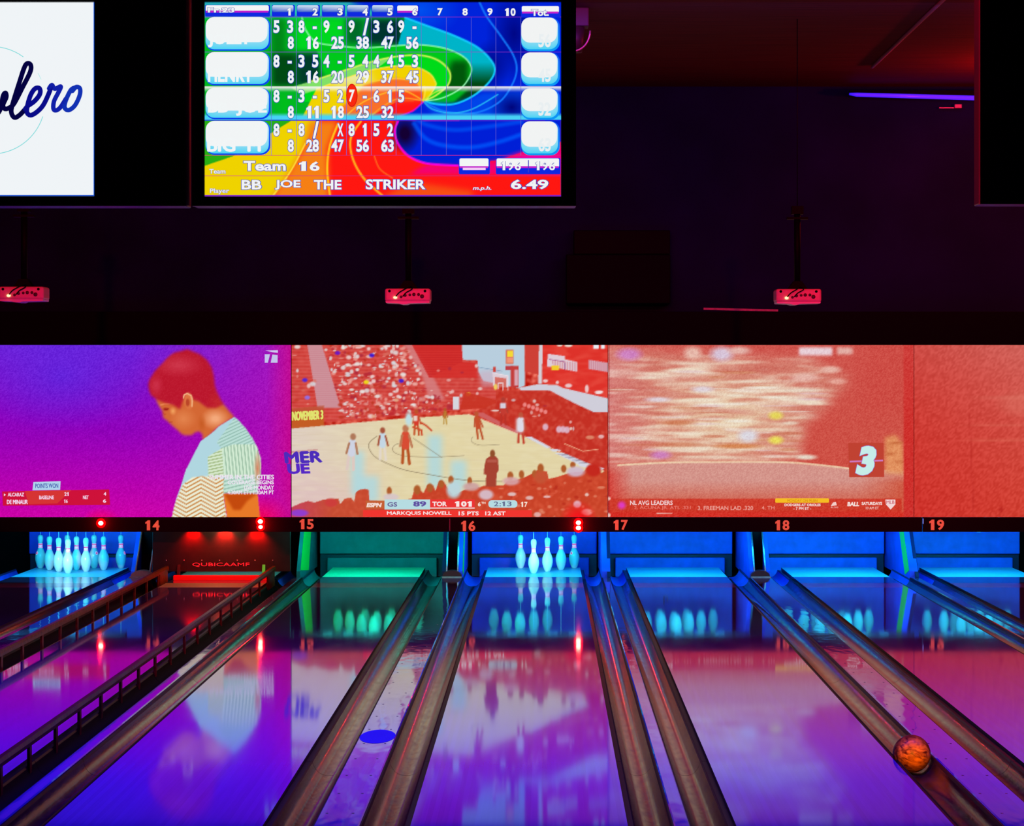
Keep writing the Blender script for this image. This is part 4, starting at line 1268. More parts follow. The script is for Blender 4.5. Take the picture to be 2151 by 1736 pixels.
for x, y, rx, ry, c in ((720, 1030, 48, 22, (214, 196, 200)), (1115, 985, 45, 52, (186, 214, 224)), (1225, 965, 50, 26, (204, 160, 160)), (1475, 930, 52, 26, (214, 164, 168)), (1880, 870, 55, 32, (206, 184, 206)), (1317, 1015, 45, 32, (214, 196, 210)), (1480, 1012, 26, 12, (226, 200, 200)),
                         (1660, 905, 42, 40, (196, 84, 54)), (1950, 1015, 12, 10, (232, 206, 196)), (1890, 1075, 24, 22, (226, 206, 224)), (1950, 1125, 32, 20, (236, 206, 200)), (1640, 1140, 22, 16, (226, 180, 176)), (1700, 1028, 22, 8, (230, 190, 190)), (1590, 1035, 24, 12, (226, 190, 186)), (2040, 970, 24, 8, (222, 130, 100)), (145, 1130, 55, 22, (140, 60, 220)), (345, 1065, 40, 26, (206, 60, 60))):
    q = b(x, y); P.ell(q[0], q[1], rx / 2.9875, ry / 2.9875, c, 0.9, soft=0.25)
# coach standing
P.poly(BL([(1318, 790), (1335, 778), (1345, 772), (1375, 772), (1392, 790), (1398, 860), (1385, 880), (1380, 965), (1316, 965), (1318, 890), (1302, 885), (1308, 830)]), (166, 66, 50), soft=1)
P.ell(*b(1358, 757), 5.4, 8.0, (146, 78, 44), soft=0.2); P.rect(*b(1325, 795), *b(1385, 812), (190, 104, 88), 0.6, 1)
P.blobs(90, BL([(1320, 980), (1700, 920), (2090, 900), (2090, 1160), (1600, 1160)]), 3.5, 2.4, [(222, 96, 70), (180, 40, 26), (232, 150, 120)], 0.6)
P.mix(np.clip(1 - np.hypot((P.X - 1215) / 42, (P.Y - 1098) / 48), 0, 1) * 1.2, (252, 14, 24))  # red halo of the indicator lamps painted in
# hoarding words and score bar
P.text('NOVEMBER 3', 614, 865.5, 678, 884, (226, 226, 110), 2, 0.05, slope=-0.05)
Lg = (182, 220, 226); Rd = (236, 52, 52)
P.orect(*b(562, 1052), *b(680, 1102), (196, 96, 52), 1)
P.orect(*b(680, 1045), *b(966, 1108), Lg, 1)
P.orect(*b(966, 1045), *b(1246, 1100), Rd, 1); P.orect(*b(966, 1096), *b(1246, 1102), (244, 220, 220), 2)
P.orect(*b(545, 1112), *b(1605, 1155.5), (240, 54, 48), 1)
P.oround(*b(1332, 1050), *b(1514, 1097), 7, Lg, 1)
def bt(s_, x0, y0, x1, y1, c, bo=0.03, sh=0.0):
    a_ = b(x0, y0); c_ = b(x1, y1); P.text(s_, a_[0], a_[1], c_[0], c_[1], c, 4, bo, shear=sh)
bt('ESPN', 566, 1066, 664, 1094, (246, 220, 210), 0.06, 0.2)
bt('GS', 698, 1062, 760, 1090, (104, 96, 150)); bt('89', 860, 1056, 942, 1090, (94, 76, 160), 0.04)
bt('TOR', 980, 1058, 1072, 1088, (246, 226, 226), 0.04); bt('101', 1122, 1056, 1228, 1090, (248, 232, 230), 0.05)
bt('6', 1266, 1062, 1284, 1088, (246, 226, 210), 0.03); bt('TH', 1288, 1060, 1314, 1073, (246, 226, 210), 0.03)
bt('2:13', 1366, 1058, 1478, 1088, (96, 104, 140), 0.01); bt('17', 1536, 1060, 1578, 1092, (246, 226, 210), 0.03)
bt('MARKQUIS NOWELL', 696, 1120, 1100, 1145, (246, 226, 226), 0.035); bt('15 PTS', 1145, 1120, 1272, 1145, (246, 226, 226), 0.03); bt('12 AST', 1312, 1120, 1440, 1145, (246, 226, 226), 0.03)
screen(612, 1277, 'projection screen with a basketball game and score bar', P, 612, 1277)

# -- blurred baseball stand
P = Pic(1277.5, 725, 1919.5, 1087, 2.0)
c6 = lambda x, y: (1280 + x / 3.259, 720 + y / 3.259)
CL = lambda L: [c6(*p) for p in L]
P.img[:] = (206, 84, 76)
t_ = np.clip((P.Y - 725) / 362, 0, 1)
P.mix(t_ * 0.5, (204, 70, 52))
stand = P.mask(CL([(-10, 60), (1350, 120), (1640, 250), (1480, 440), (1330, 560), (1300, 800), (-10, 840)]), 12)
P.mix(stand * 0.85, (214, 138, 120))
mid = np.clip(1 - np.hypot((P.X - 1530) / 190, (P.Y - 880) / 120), 0, 1)
P.mix(stand * mid * 1.0, (230, 206, 170))
s1 = P.noise(26, 1.4); s2 = P.noise(12, 1.2); s3 = P.noise(40, 4)
P.mix(stand * np.clip(s1 * 0.34 + s3 * 0.25 + 0.12, 0, 0.85), (238, 228, 206))
P.mix(stand * np.clip(-s1 * 0.26 - s3 * 0.12, 0, 0.6), (200, 96, 84))
P.mix(stand * np.clip(s2 * 0.16, 0, 0.5), (236, 214, 200))
P.mix(stand * np.clip((1380 - P.X) / 110, 0, 1) * 0.5, (216, 128, 134))
P.blobs(42, CL([(30, 150), (1300, 150), (1450, 420), (1280, 780), (60, 800)]), 26, 2.4, [(240, 236, 226), (232, 224, 206), (196, 98, 70), (222, 190, 200), (206, 130, 90)], 0.55)
for x, y, rx, ry, c, a in ((135, 80, 24, 12, (206, 130, 200), 0.9), (570, 70, 17, 12, (232, 190, 176), 0.9), (770, 78, 22, 14, (216, 200, 222), 0.95), (890, 55, 22, 8, (232, 196, 186), 0.8), (1515, 185, 20, 7, (232, 186, 172), 0.9), (1560, 265, 18, 6, (232, 170, 156), 0.8),
                           (1340, 240, 28, 8, (236, 200, 190), 0.7), (950, 640, 20, 13, (220, 220, 232), 0.9), (1140, 500, 14, 8, (230, 216, 90), 0.95), (1140, 668, 14, 8, (234, 222, 90), 0.95), (350, 770, 20, 8, (206, 130, 206), 0.8), (330, 390, 24, 5, (222, 216, 230), 0.8), (640, 320, 22, 6, (222, 218, 232), 0.8),
                           (1350, 785, 20, 5, (230, 222, 206), 0.9), (470, 550, 34, 5, (196, 92, 48), 0.6), (880, 710, 44, 5, (206, 110, 50), 0.7), (480, 700, 50, 5, (198, 96, 60), 0.6)):
    P.ell(*c6(x, y), rx, ry, c, a, soft=0.45)
P.rect(*c6(1300, 32), *c6(1528, 88), (232, 206, 214), soft=2); P.rect(*c6(1560, 32), *c6(1668, 80), (228, 180, 172), 0.9, 2)
P.mix(np.clip((P.X - 1780) / 60, 0, 1) * np.clip((900 - P.Y) / 60, 0, 1) * 0.4, (204, 66, 60))
P.poly(CL([(0, 835), (600, 822), (1100, 815), (1640, 860), (2020, 880), (2020, 1120), (0, 1120)]), (212, 148, 138), 1, 1)
P.mix(np.clip((P.Y - 1010) / 45, 0, 1) * 0.75, (206, 84, 62)); P.mix(np.clip((1330 - P.X) / 50, 0, 1) * np.clip((P.Y - 960) / 40, 0, 1) * 0.8, (212, 52, 44))
P.mix(np.clip((P.X - 1800) / 90, 0, 1) * np.clip((P.Y - 985) / 30, 0, 1) * 0.8, (206, 84, 60))
P.line([c6(*p) for p in catmull([(60, 840), (400, 822), (800, 818), (1200, 820), (1450, 840), (1640, 862)], 5)], 3.4, (240, 214, 178), 0.95, 1.0)
P.poly(CL([(1885, 650), (1960, 630), (2012, 700), (2022, 905), (1885, 895)]), (228, 152, 98), 0.9, 3)
P.mix(P.mask(CL([(1885, 640), (2015, 640), (2022, 905), (1885, 895)]), 2) * np.clip(P.noise(10, 1.5) * 0.3, 0, 0.7), (196, 104, 60))
P.rect(1280, 1048.5, 1895, 1078, (206, 56, 40), 0.92); P.rect(1277, 1076, 1920, 1090, (214, 40, 32), 0.8, 2)
P.mix(np.clip((P.X - 1897) / 3, 0, 1), (206, 48, 44)); P.mix(np.clip((P.X - 1897) / 3, 0, 1) * np.clip((900 - P.Y) / 170, 0, 1) * 0.6, (204, 70, 66))
P.img += P.noise(0.5, 0.5)[..., None] * np.array([5, 8, 7])
P.line([(1279.5, 725), (1279.5, 1087)], 1.6, (170, 34, 40), 0.8)
P.line([(1380, 1079), (1412, 1079.5)], 1.4, (240, 200, 190), 0.9)
P.ell(1279, 1048, 3.5, 3.5, (240, 190, 180)); P.ell(1278, 1083, 4.5, 4.5, (240, 200, 190)); P.ell(1306, 1062, 7.5, 7.5, (222, 60, 190), soft=0.5)
P.opoly([(1782, 931), (1856, 930.5), (1857.5, 1002.5), (1784, 1003)], (192, 66, 50), 1)
P.opoly([(1785, 968.5), (1855, 966), (1855, 969.5), (1785, 972)], (206, 120, 190), 2)
P.text('3', 1797, 937, 1841, 999, (198, 236, 232), 4, 0.06, outline=(150, 110, 200), ow=0.012, shear=0.22)
P.text('NL AVG LEADERS', 1323.5, 1052, 1413, 1061.5, (244, 216, 216), 3, 0.02)
P.text('2. ACUNA JR. ATL .331', 1332, 1063.5, 1451, 1072, (232, 120, 108), 3, 0.015)
P.text('3. FREEMAN LAD .320', 1466, 1063.5, 1582, 1072, (236, 158, 146), 3, 0.02); P.text('4. TH', 1600, 1063.5, 1627, 1071, (234, 140, 126), 3, 0.015)
P.oround(1628.5, 1047.5, 1741.5, 1056.5, 2, (246, 188, 36), 2); P.text('MONDAY ON MLBN', 1654, 1049.5, 1717, 1055, (196, 120, 20), 3, 0.01)
P.text('DODGERS AT ORIOLES', 1648, 1058.5, 1724, 1064, (246, 222, 216), 3, 0.035); P.text('- 7 PM ET -', 1667, 1066, 1704, 1071.5, (246, 222, 216), 3, 0.035)
P.text('BALL', 1780, 1055, 1805, 1064, (246, 226, 220), 3, 0.05, shear=0.1); P.text('SATURDAYS', 1810, 1055, 1853, 1061.5, (246, 222, 216), 3, 0.04); P.text('10 AM ET', 1819, 1065, 1846, 1070.5, (240, 190, 182), 3, 0.02)
P.opoly([(1745, 1064), (1750, 1056), (1756, 1055), (1758, 1062)], (244, 206, 200), 3); P.text('6:30', 1745, 1064.5, 1761, 1068, (236, 160, 150), 3, 0.02)
P.opoly([(1860, 1050), (1881, 1050), (1881, 1060), (1871, 1071), (1861, 1060)], (244, 214, 214), 3); P.text('MLB', 1862, 1052, 1879, 1059, (206, 96, 110), 4, 0.02)
screen(1277, 1920, 'projection screen with a blurred ballpark stand and a big 3', P, 1277, 1920)

# -- screen at the right, its red wash light painted into the colours
P = Pic(1920.5, 725, 2560, 1087, 4.0)
tt = np.clip((P.Y - 725) / 362, 0, 1); uu = np.clip((P.X - 1920) / 231, 0, 1)
P.img[:] = (204, 64, 58)
P.mix((1 - tt) * (0.35 + 0.65 * uu), (208, 98, 90)); P.mix(tt * 0.6, (212, 62, 44)); P.mix((1 - uu) * tt * 0.7, (206, 44, 40))
P.img += P.noise(0.5, 0.5)[..., None] * 6
P.mix(np.clip(1 - np.abs(P.Y - 836) / 6, 0, 1) * np.clip((P.X - 2030) / 60, 0, 1) * 0.35, (222, 128, 110))
P.mix(np.clip(1 - np.abs(P.Y - 893) / 4, 0, 1) * np.clip((P.X - 2010) / 60, 0, 1) * 0.35, (226, 120, 100)); P.mix(np.clip(1 - np.abs(P.Y - 925) / 4, 0, 1) * np.clip((P.X - 2010) / 50, 0, 1) * 0.4, (228, 124, 100))
P.ell(2150, 848, 46, 24, (222, 120, 104), 0.4, soft=0.4)
P.line([(2037, 870), (2046, 1087)], 1.8, (176, 34, 30), 0.6, 2); P.ell(2103, 1071, 5, 5, (176, 30, 26), 0.7)
screen(1920, 2560, 'plain red-lit projection screen, rightmost in the row', P, 1920, 2560)

# ================================================================== OVERHEAD MONITORS
YT = 11.0
ST = F / YT
def tx_(px): return (px - VX) / ST
def tz_(py): return H - (py - VY) / ST
def monitor(px0, px1, py1, lab, sx0, sx1):
    X0, X1 = tx_(px0), tx_(px1)
    cx = (X0 + X1) / 2
    t = thing('overhead_monitor', lab, 'monitor', (cx, YT, tz_(py1)), 'monitors hung over the lanes')
    hh = tz_(-22) - tz_(py1)
    bm = B(); box(bm, X0 - cx, X1 - cx, 0.03, 0.16, 0, hh, bev=0.006)
    link('casing', bm, M_BEZEL, t)
    # frame round the screen
    bm = B()
    wz = tz_(413) - tz_(py1)
    a, c = tx_(sx0) - cx, tx_(sx1) - cx
    box(bm, X0 - cx + 0.014, a, 0.0, 0.035, wz * 0.55, hh); box(bm, c, X1 - cx - 0.014, 0.0, 0.035, wz * 0.55, hh)
    box(bm, a, c, 0.0, 0.035, wz * 0.55, wz); box(bm, a, c, 0.0, 0.035, tz_(3) - tz_(py1), hh)
    link('bezel', bm, M_BEZEL, t)
    bm = B(); box(bm, X0 - cx, X1 - cx, 0.0, 0.04, 0, 0.012)
    box(bm, X0 - cx, X0 - cx + 0.012, 0.0, 0.04, 0.012, hh); box(bm, X1 - cx - 0.012, X1 - cx, 0.0, 0.04, 0.012, hh)
    link('edge_frame', bm, M_TRIM, t)
    bm = B(); tube(bm, [(0, 0.1, hh), (0, 0.1, ZC - tz_(py1))], 0.03, 12)
    link('hanging_pole', bm, M_BLACK, t, True)
    return t, cx

# score screen
t, cxm = monitor(403, 1210, 433, 'overhead monitor showing the rainbow bowling score sheet', 429, 1179)
P = Pic(429.5, 4, 1178.5, 412.5, 2.0)
k1 = lambda x, y: (420 + x / 2.623, y / 2.623)
KL = lambda L: [k1(*p) for p in L]
def kc(L, n=6): return [k1(*p) for p in catmull(L, n)]
P.img[:] = (0, 34, 214)
P.mix(np.clip(1 - np.hypot((P.X - 1080) / 60, (P.Y - 70) / 110), 0, 1), (0, 6, 130))
P.mix(np.clip(1 - np.hypot((P.X - 1030) / 40, (P.Y - 140) / 60), 0, 1) * 0.9, (0, 4, 120))
P.mix(np.clip(1 - np.hypot((P.X - 880) / 90, (P.Y - 20) / 60), 0, 1) * 0.8, (0, 90, 240))
# green side, dark folds
P.poly(KL([(20, 90), (1130, 95), (1200, 240), (1200, 480), (900, 665), (20, 665)]), (0, 178, 34))
P.mix(P.mask(KL([(20, 10), (820, 10), (1090, 95), (20, 95)]), 3), (40, 190, 170))
for x0, x1, y0, y1, c, a in ((392, 470, 100, 285, (0, 120, 20), .8), (530, 790, 100, 285, (0, 214, 30), .9), (806, 900, 100, 240, (0, 96, 40), .9), (920, 1120, 100, 245, (0, 44, 44), .95), (392, 530, 290, 475, (0, 66, 18), .95), (530, 668, 290, 470, (0, 30, 40), .8), (668, 860, 290, 400, (0, 214, 30), .9), (440, 500, 520, 640, (0, 190, 20), .6)):
    P.mix(P.mask(KL([(x0, y0), (x1, y0), (x1, y1), (x0, y1)]), 6) * a, c)
A_ = [(1130, 95), (1250, 140), (1400, 195), (1530, 260), (1610, 340), (1622, 400), (1580, 465), (1500, 530), (1400, 572), (1300, 572), (1230, 553)]
B_ = [(560, 90), (580, 160), (640, 230), (760, 250), (900, 262), (1080, 250), (1210, 245), (1350, 265), (1450, 310), (1495, 370), (1480, 430), (1430, 490), (1330, 540), (1230, 555)]
C_ = [(600, 450), (800, 385), (940, 340), (1080, 310), (1210, 303), (1300, 325), (1360, 370), (1380, 420), (1360, 475), (1290, 530), (1230, 553)]
D_ = [(640, 490), (800, 430), (940, 385), (1080, 362), (1180, 365), (1260, 400), (1292, 440), (1297, 475), (1250, 545), (1230, 553)]
P.poly(kc(A_) + KL([(1100, 480), (1090, 250)]), (0, 176, 196))
P.mix(P.mask(kc(A_) + KL([(1100, 480), (1090, 250)])) * P.mask(KL([(1340, 300), (1700, 300), (1700, 600), (1340, 600)]), 14) * np.clip((P.Y - 130) / 45, 0, 1), (0, 70, 20))
P.poly(kc(B_)[8:] + KL([(900, 480), (700, 400)]), (0, 196, 26))
P.mix(P.mask(kc(B_)[14:] + KL([(900, 480)])) * P.mask(KL([(1385, 330), (1480, 330), (1480, 520), (1330, 520)]), 6), (0, 84, 10))
P.poly(kc(C_) + KL([(900, 560), (560, 560)]), (0, 214, 24))
P.poly(kc(C_)[:18] + KL([(940, 400), (800, 440), (560, 520), (500, 480)]), (140, 220, 110), 0.9)
P.poly(kc(D_) + KL([(1100, 640), (560, 650)]), (236, 206, 0))
P.mix(P.mask(kc(D_) + KL([(1100, 640), (560, 650)])) * P.mask(KL([(720, 400), (900, 370), (960, 470), (720, 470)]), 12), (230, 232, 170))
P.poly(KL([(900, 470), (1000, 440), (1080, 430), (1180, 440), (1215, 475), (1230, 553), (1180, 600), (860, 640), (720, 640), (860, 520)]), (244, 110, 40), 1, 2)
P.poly(KL([(940, 640), (1080, 560), (1230, 553), (1180, 610), (1090, 645)]), (250, 20, 20), 1, 1)
P.poly(KL([(1030, 500), (1220, 500), (1230, 553), (1080, 570)]), (248, 60, 20), 0.8, 3)
# wedges right of the swirl's eye
P.poly(KL([(1230, 553), (1330, 510), (1480, 490), (1400, 560), (1300, 572)]), (0, 180, 30), 1, 2)
P.poly(KL([(1230, 556), (1400, 574), (1560, 510), (1770, 500), (1770, 640), (1290, 640)]), (0, 70, 230), 0.9, 3)
P.mix(np.clip(1 - np.hypot((P.X - 1075) / 50, (P.Y - 225) / 40), 0, 1), (0, 4, 120))
# lower half
low = KL([(20, 660), (1990, 660), (1990, 1090), (20, 1090)])
P.poly(low, (250, 22, 16))
P.poly(KL([(20, 660), (540, 660), (340, 800), (180, 890), (20, 940)]), (40, 170, 20))
P.poly(KL([(20, 915), (180, 860), (330, 770), (500, 665), (640, 665), (560, 830), (470, 1000), (400, 1090), (20, 1090)]), (234, 206, 0))
P.poly(KL([(600, 665), (760, 665), (700, 820), (710, 1090), (390, 1090), (480, 960), (560, 830)]), (240, 130, 20), 0.95, 6)
P.poly(KL([(1090, 665), (1075, 720), (1090, 790), (1150, 860), (1250, 900), (1420, 912), (1650, 880), (1770, 840), (1990, 780), (1990, 660)]), (0, 30, 210))
P.mix(np.clip(1 - np.hypot((P.X - 850) / 34, (P.Y - 280) / 44), 0, 1) * 1.3, (20, 0, 50))
for L, c in (([(1180, 680), (1240, 760), (1340, 800), (1500, 810), (1650, 780), (1770, 740)], (0, 90, 250)), ([(1200, 660), (1260, 690), (1400, 715), (1560, 700), (1770, 670)], (0, 80, 240))):
    P.line(kc(L), 9, c, 0.7, 3)
P.poly(KL([(1250, 905), (1420, 915), (1660, 880), (1780, 838), (1990, 800), (1990, 960), (1150, 960)]), (240, 0, 110), 1, 3)
P.mix(np.clip(1 - np.hypot((P.X - 1130) / 80, (P.Y - 335) / 25), 0, 1), (230, 0, 180))
P.poly(KL([(1150, 1000), (1500, 1050), (1500, 1090), (1000, 1090)]), (240, 90, 20), 0.8, 6)
# bright ribs
for L, wd, c in ((A_, 4.0, (20, 200, 250)), (B_, 2.6, (150, 250, 180)), (C_, 3.4, (210, 240, 90)), (D_, 2.2, (252, 230, 80)),
                 ([(1540, 10), (1580, 90), (1660, 200), (1725, 300), (1745, 380), (1720, 465), (1650, 560), (1520, 620), (1360, 615), (1270, 580), (1230, 553)], 3.6, (20, 120, 250)),
                 ([(1230, 556), (1280, 600), (1380, 622), (1500, 600), (1640, 520)], 2.6, (40, 190, 240)),
                 ([(1230, 553), (1130, 500), (1040, 505), (900, 560), (800, 640)], 2.4, (254, 190, 40)), ([(1230, 553), (1100, 540), (1000, 590), (940, 640)], 2.4, (252, 160, 40)), ([(1230, 553), (1240, 500), (1235, 475)], 3.0, (252, 220, 60)),
                 ([(1230, 553), (1290, 510), (1340, 490)], 2.6, (200, 230, 60)), ([(800, 480), (960, 445), (1090, 432), (1190, 452), (1225, 500)], 2.2, (254, 200, 60)),
                 ([(580, 790), (500, 940), (400, 1078)], 2.8, (252, 226, 60)), ([(760, 680), (715, 800), (700, 930), (715, 1078)], 4.2, (254, 200, 30)), ([(885, 668), (830, 760), (840, 870), (900, 980), (1005, 1078)], 4.2, (254, 180, 30)),
                 ([(960, 860), (990, 930), (1060, 980)], 2.4, (252, 110, 30)),
                 ([(1090, 668), (1073, 720), (1090, 790), (1150, 860), (1250, 900), (1420, 912)], 4.0, (244, 0, 230)), ([(1090, 640), (1170, 610), (1230, 560)], 2.4, (230, 0, 220))):
    P.line(kc(L), wd, c, 0.95, 1.0)
# the current player's bright bands
P.mix(np.clip(1 - (P.Y - 182) / 11, 0, 1) * (P.Y >= 180.5), (240, 240, 236))
P.mix(np.clip((P.Y - 236) / 8, 0, 1) * (P.Y <= 251.5), (70, 206, 240))
colx = [569.4, 622, 674.6, 727.3, 779.5, 831.7, 884.7, 937.3, 989.6, 1041.4, 1094]
rowy = [108.7, 181, 251.8, 326]
for x in colx: P.orect(x - 0.5, 36, x + 0.5, 326, (90, 90, 200), 1)
for y in (35, 108.7, 326, 369): P.orect(429.5, y - 0.6, 1178.5, y + 0.6, (110, 40, 190) if y < 300 else (210, 40, 110), 1)
P.orect(429.5, 251.2, 1178.5, 253, (30, 40, 220), 1); P.orect(429.5, 409.5, 1178.5, 412.5, (120, 30, 190), 1)
# header keys
def key(x0, x1, y0, y1, kind):
    P.oround(x0, y0, x1, y1, 3, (14, 40, 220), 2)
    if kind == 'white':
        P.oround(x0 + 1.5, y0 + 1, x1 - 3, (y0 + y1) / 2 + 2, 3, (238, 240, 240), 3); P.orect(x0 + 2, (y0 + y1) / 2, x1 - 4, (y0 + y1) / 2 + 4, (190, 30, 200), 4)
    else:
        P.oround(x0 + 1, y0 + 1, x1 - 3, (y0 + y1) / 2 + 3, 3, ((210, 228, 236), (30, 80, 200)), 3)
key(430, 567, 9.5, 34, 'white')
for i in range(5): key(colx[i] + 1, colx[i + 1] - 3, 9.5, 34, 'blue')
key(colx[5] + 1, colx[6] - 4, 10, 34, 'white'); key(1094.5, 1177, 11, 36, 'white')
K = (20, 20, 150)
def tt_(s_, x0, y0, x1, y1, bo=0.035, ol=(40, 60, 170), c=WHITE, sh=0.0, L=7): P.text(s_, x0, y0, x1, y1, c, L, bo, outline=ol, ow=0.035, shear=sh)
tt_('Fr.23', 436, 15, 492, 26)
for i in range(9): tt_(str(i + 1), colx[i] + 34, 16.5, colx[i] + (41 if i == 0 else 45), 32)
tt_('10', 1061, 16.5, 1083, 33); tt_('Tot.', 1116, 19, 1153, 33)
for y0, y1, nm, tot, in ((35, 106, 'JOLLY', '56'), (108.7, 179, 'HENRY', '45'), (184, 250, 'BB  JOE', '32'), (253.5, 325, 'BIG  M', '63')):
    P.oround(431, y0, 567.5, y1, 19, ((20, 110, 240), (10, 60, 230)), 2); P.oround(431.5, y0, 564, y1 - 3, 18, ((236, 240, 242), (70, 206, 238)), 3); P.oround(431.5, y0, 561, y1 - 18, 18, (236, 239, 240), 4)
    P.oround(1094.8, y0 + 1, 1176, y1 + 1, 19, ((20, 90, 240), (10, 150, 240)), 2); P.oround(1095, y0 + 1, 1172, y1 - 3, 18, ((236, 240, 242), (70, 206, 238)), 3); P.oround(1095, y0 + 1, 1170, y1 - 17, 18, (236, 238, 238), 4)
    wn_ = {'JOLLY': 92, 'HENRY': 96, 'BB  JOE': 124, 'BIG  M': 110}[nm]
    P.text(nm, 436, y1 - 36, 436 + wn_, y1 - 7, (236, 240, 241), 5, 0.04)
    P.text(tot, 1131, y1 - 36, 1157, y1 - 7, (228, 234, 236), 5, 0.03)
R1 = [['5', '3'], ['8', '-'], ['9', '-'], ['9', '/'], ['3', '6'], ['9', '-']]; S1 = ['8', '16', '25', '38', '47', '56']
R2 = [['8', '-'], ['3', '5'], ['4', '-'], ['5', '4'], ['4', '4'], ['5', '3']]; S2 = ['8', '16', '20', '29', '37', '45']
R3 = [['8', '-'], ['3', '-'], ['5', '2'], ['7', '-'], ['6', '1'], ['5', '']]; S3 = ['8', '11', '18', '25', '32']
R4 = [['8', '-'], ['8', '/'], ['', 'X'], ['8', '1'], ['5', '2']]; S4 = ['8', '28', '47', '56', '63']
for rws, scs, ya, yb in ((R1, S1, 42, 76), (R2, S2, 114.5, 148), (R3, S3, 188, 222), (R4, S4, 259, 292.5)):
    for i, (a_, b2) in enumerate(rws):
        for s_, ox in ((a_, 4.5), (b2, 33.5)):
            if not s_: continue
            x0 = colx[i] + ox
            if s_ == '-': tt_(s_, x0 + 1, ya + 13, x0 + 9.5, ya + 18.5, 0.05)
            elif s_ == '/': tt_(s_, x0 + 1, ya - 5, x0 + 14, ya + 32, 0.03)
            elif s_ == '1': tt_(s_, x0 + 1, ya, x0 + 9, ya + 27)
            else: tt_(s_, x0, ya, x0 + 12.8, ya + 27)
    for i, s_ in enumerate(scs):
        x1 = colx[i] + 47.5
        tt_(s_, x1 - (12.8 if len(s_) == 1 else 26.5), yb, x1, yb + 26.5)
el = [(738.8 + 12 * math.cos(q * math.pi / 12), 200 + 24.5 * math.sin(q * math.pi / 12)) for q in range(24)]
P.opoly(el, (206, 20, 10), 8); P.opoly([(738.8 + (x - 738.8) * 0.86, 200 + (y - 200) * 0.92) for x, y in el], (244, 40, 16), 9)
P.text('7', 733, 188, 745, 214, WHITE, 11, 0.035, shear=0.08)
tt_('Team', 511, 338, 600, 359, 0.03); tt_('16', 628, 339, 671, 359, 0.03); tt_('Team', 439, 355, 473, 364.5, 0.02)
tt_('BB', 507, 378, 549, 398, 0.03); tt_('JOE', 577, 378, 631, 398.5, 0.03); tt_('THE', 659, 378, 717, 398, 0.03); tt_('STRIKER', 768, 376.5, 894, 398, 0.03)
tt_('Player', 440.5, 396, 481, 408, 0.02); tt_('m.p.h.', 993, 391, 1032, 401, 0.02, sh=0.2); tt_('6.49', 1073, 377, 1152, 397.5, 0.03)
key(963.5, 1029, 331.5, 366, 'white'); P.orect(972, 352, 1020, 357, (240, 200, 240), 5)
key(1041.5, 1177.5, 331.5, 366, 'white'); P.orect(1109, 336, 1111, 362, (60, 60, 190), 5)
tt_('196', 1053, 338.5, 1094, 357.5, 0.02); tt_('196', 1125, 338.5, 1166, 357.5, 0.02)
P.build('picture', lambda x: (x - VX) / ST - cxm, lambda y: (H - (y - VY) / ST) - tz_(433), 0.012, t, 1.05)

# white advertising screen at the left: the picture fills only the middle of the panel
t, cxm = monitor(-420, 391, 433, 'overhead monitor with a white screen and blue script lettering', -236, 198)
P = Pic(-235.5, 4, 197.5, 411.5, 40)
P.img[:] = (228, 232, 235)
P.orect(195.5, 4, 198.2, 411.5, (10, 80, 210), 1); P.orect(-235, 409.5, 198, 411.8, (10, 70, 190), 1)  # blue backlight bleed painted along the picture's edges
cy_ = (118, 208, 208)
arc = lambda a0, a1, r_=113, cx_=-19, cy0=210: [(cx_ + r_ * math.cos(math.radians(a)), cy0 + r_ * math.sin(math.radians(a))) for a in np.linspace(a0, a1, 40)]
P.oribbon(arc(-260, -54), 1.6, cy_, 1); P.oribbon(arc(-30, -23), 1.2, (170, 222, 222), 1); P.oribbon(arc(18, 100), 1.6, cy_, 1)
z = lambda L: [(p[0] / 3.775, p[1] / 3.775) for p in catmull(L, 7)]
ink = (8, 10, 130); ink2 = (4, 2, 60)
P.oribbon(z([(-150, 800), (-110, 720), (-60, 705), (-40, 760), (-70, 860), (-120, 900), (-150, 860), (-150, 800)]), 10, ink2, 2)
P.oribbon(z([(-30, 910), (0, 860), (20, 760), (40, 735), (45, 770), (20, 830), (35, 862), (75, 850), (110, 815), (175, 690), (235, 570), (240, 515), (215, 500), (190, 530), (150, 650), (100, 810), (85, 885), (110, 930), (150, 912), (195, 865)]), 10.2, ink2, 2)
P.oribbon(z([(195, 865), (215, 840), (270, 800), (312, 745), (310, 700), (275, 700), (240, 750), (215, 830), (210, 890), (240, 912), (290, 885), (340, 830), (385, 735), (405, 675)]), 10.2, ink, 2)
P.oribbon(z([(385, 700), (408, 672), (430, 702), (478, 684), (460, 730), (425, 800), (420, 860), (440, 874), (475, 850), (520, 780)]), 9.6, (16, 30, 160), 2)
P.oribbon(z([(600, 690), (560, 710), (520, 790), (508, 850), (540, 872), (590, 835), (628, 755), (630, 700), (600, 688), (570, 720)]), 9.6, (16, 46, 170), 2)
P.build('picture', lambda x: (x - VX) / ST - cxm, lambda y: (H - (y - VY) / ST) - tz_(433), 0.012, t, 1.12)
# dark screen at the right
t, cxm = monitor(2059, 2866, 429, 'dark overhead monitor with a red-lit edge, cut off at the right', 2085, 2840)
bm = B(); box(bm, tx_(2085) - cxm, tx_(2840) - cxm, 0.012, 0.03, tz_(413) - tz_(429), tz_(3) - tz_(429))
link('blank_screen', bm, mat('blank_glass', (0.006, 0.006, 0.012), 0.2), t)

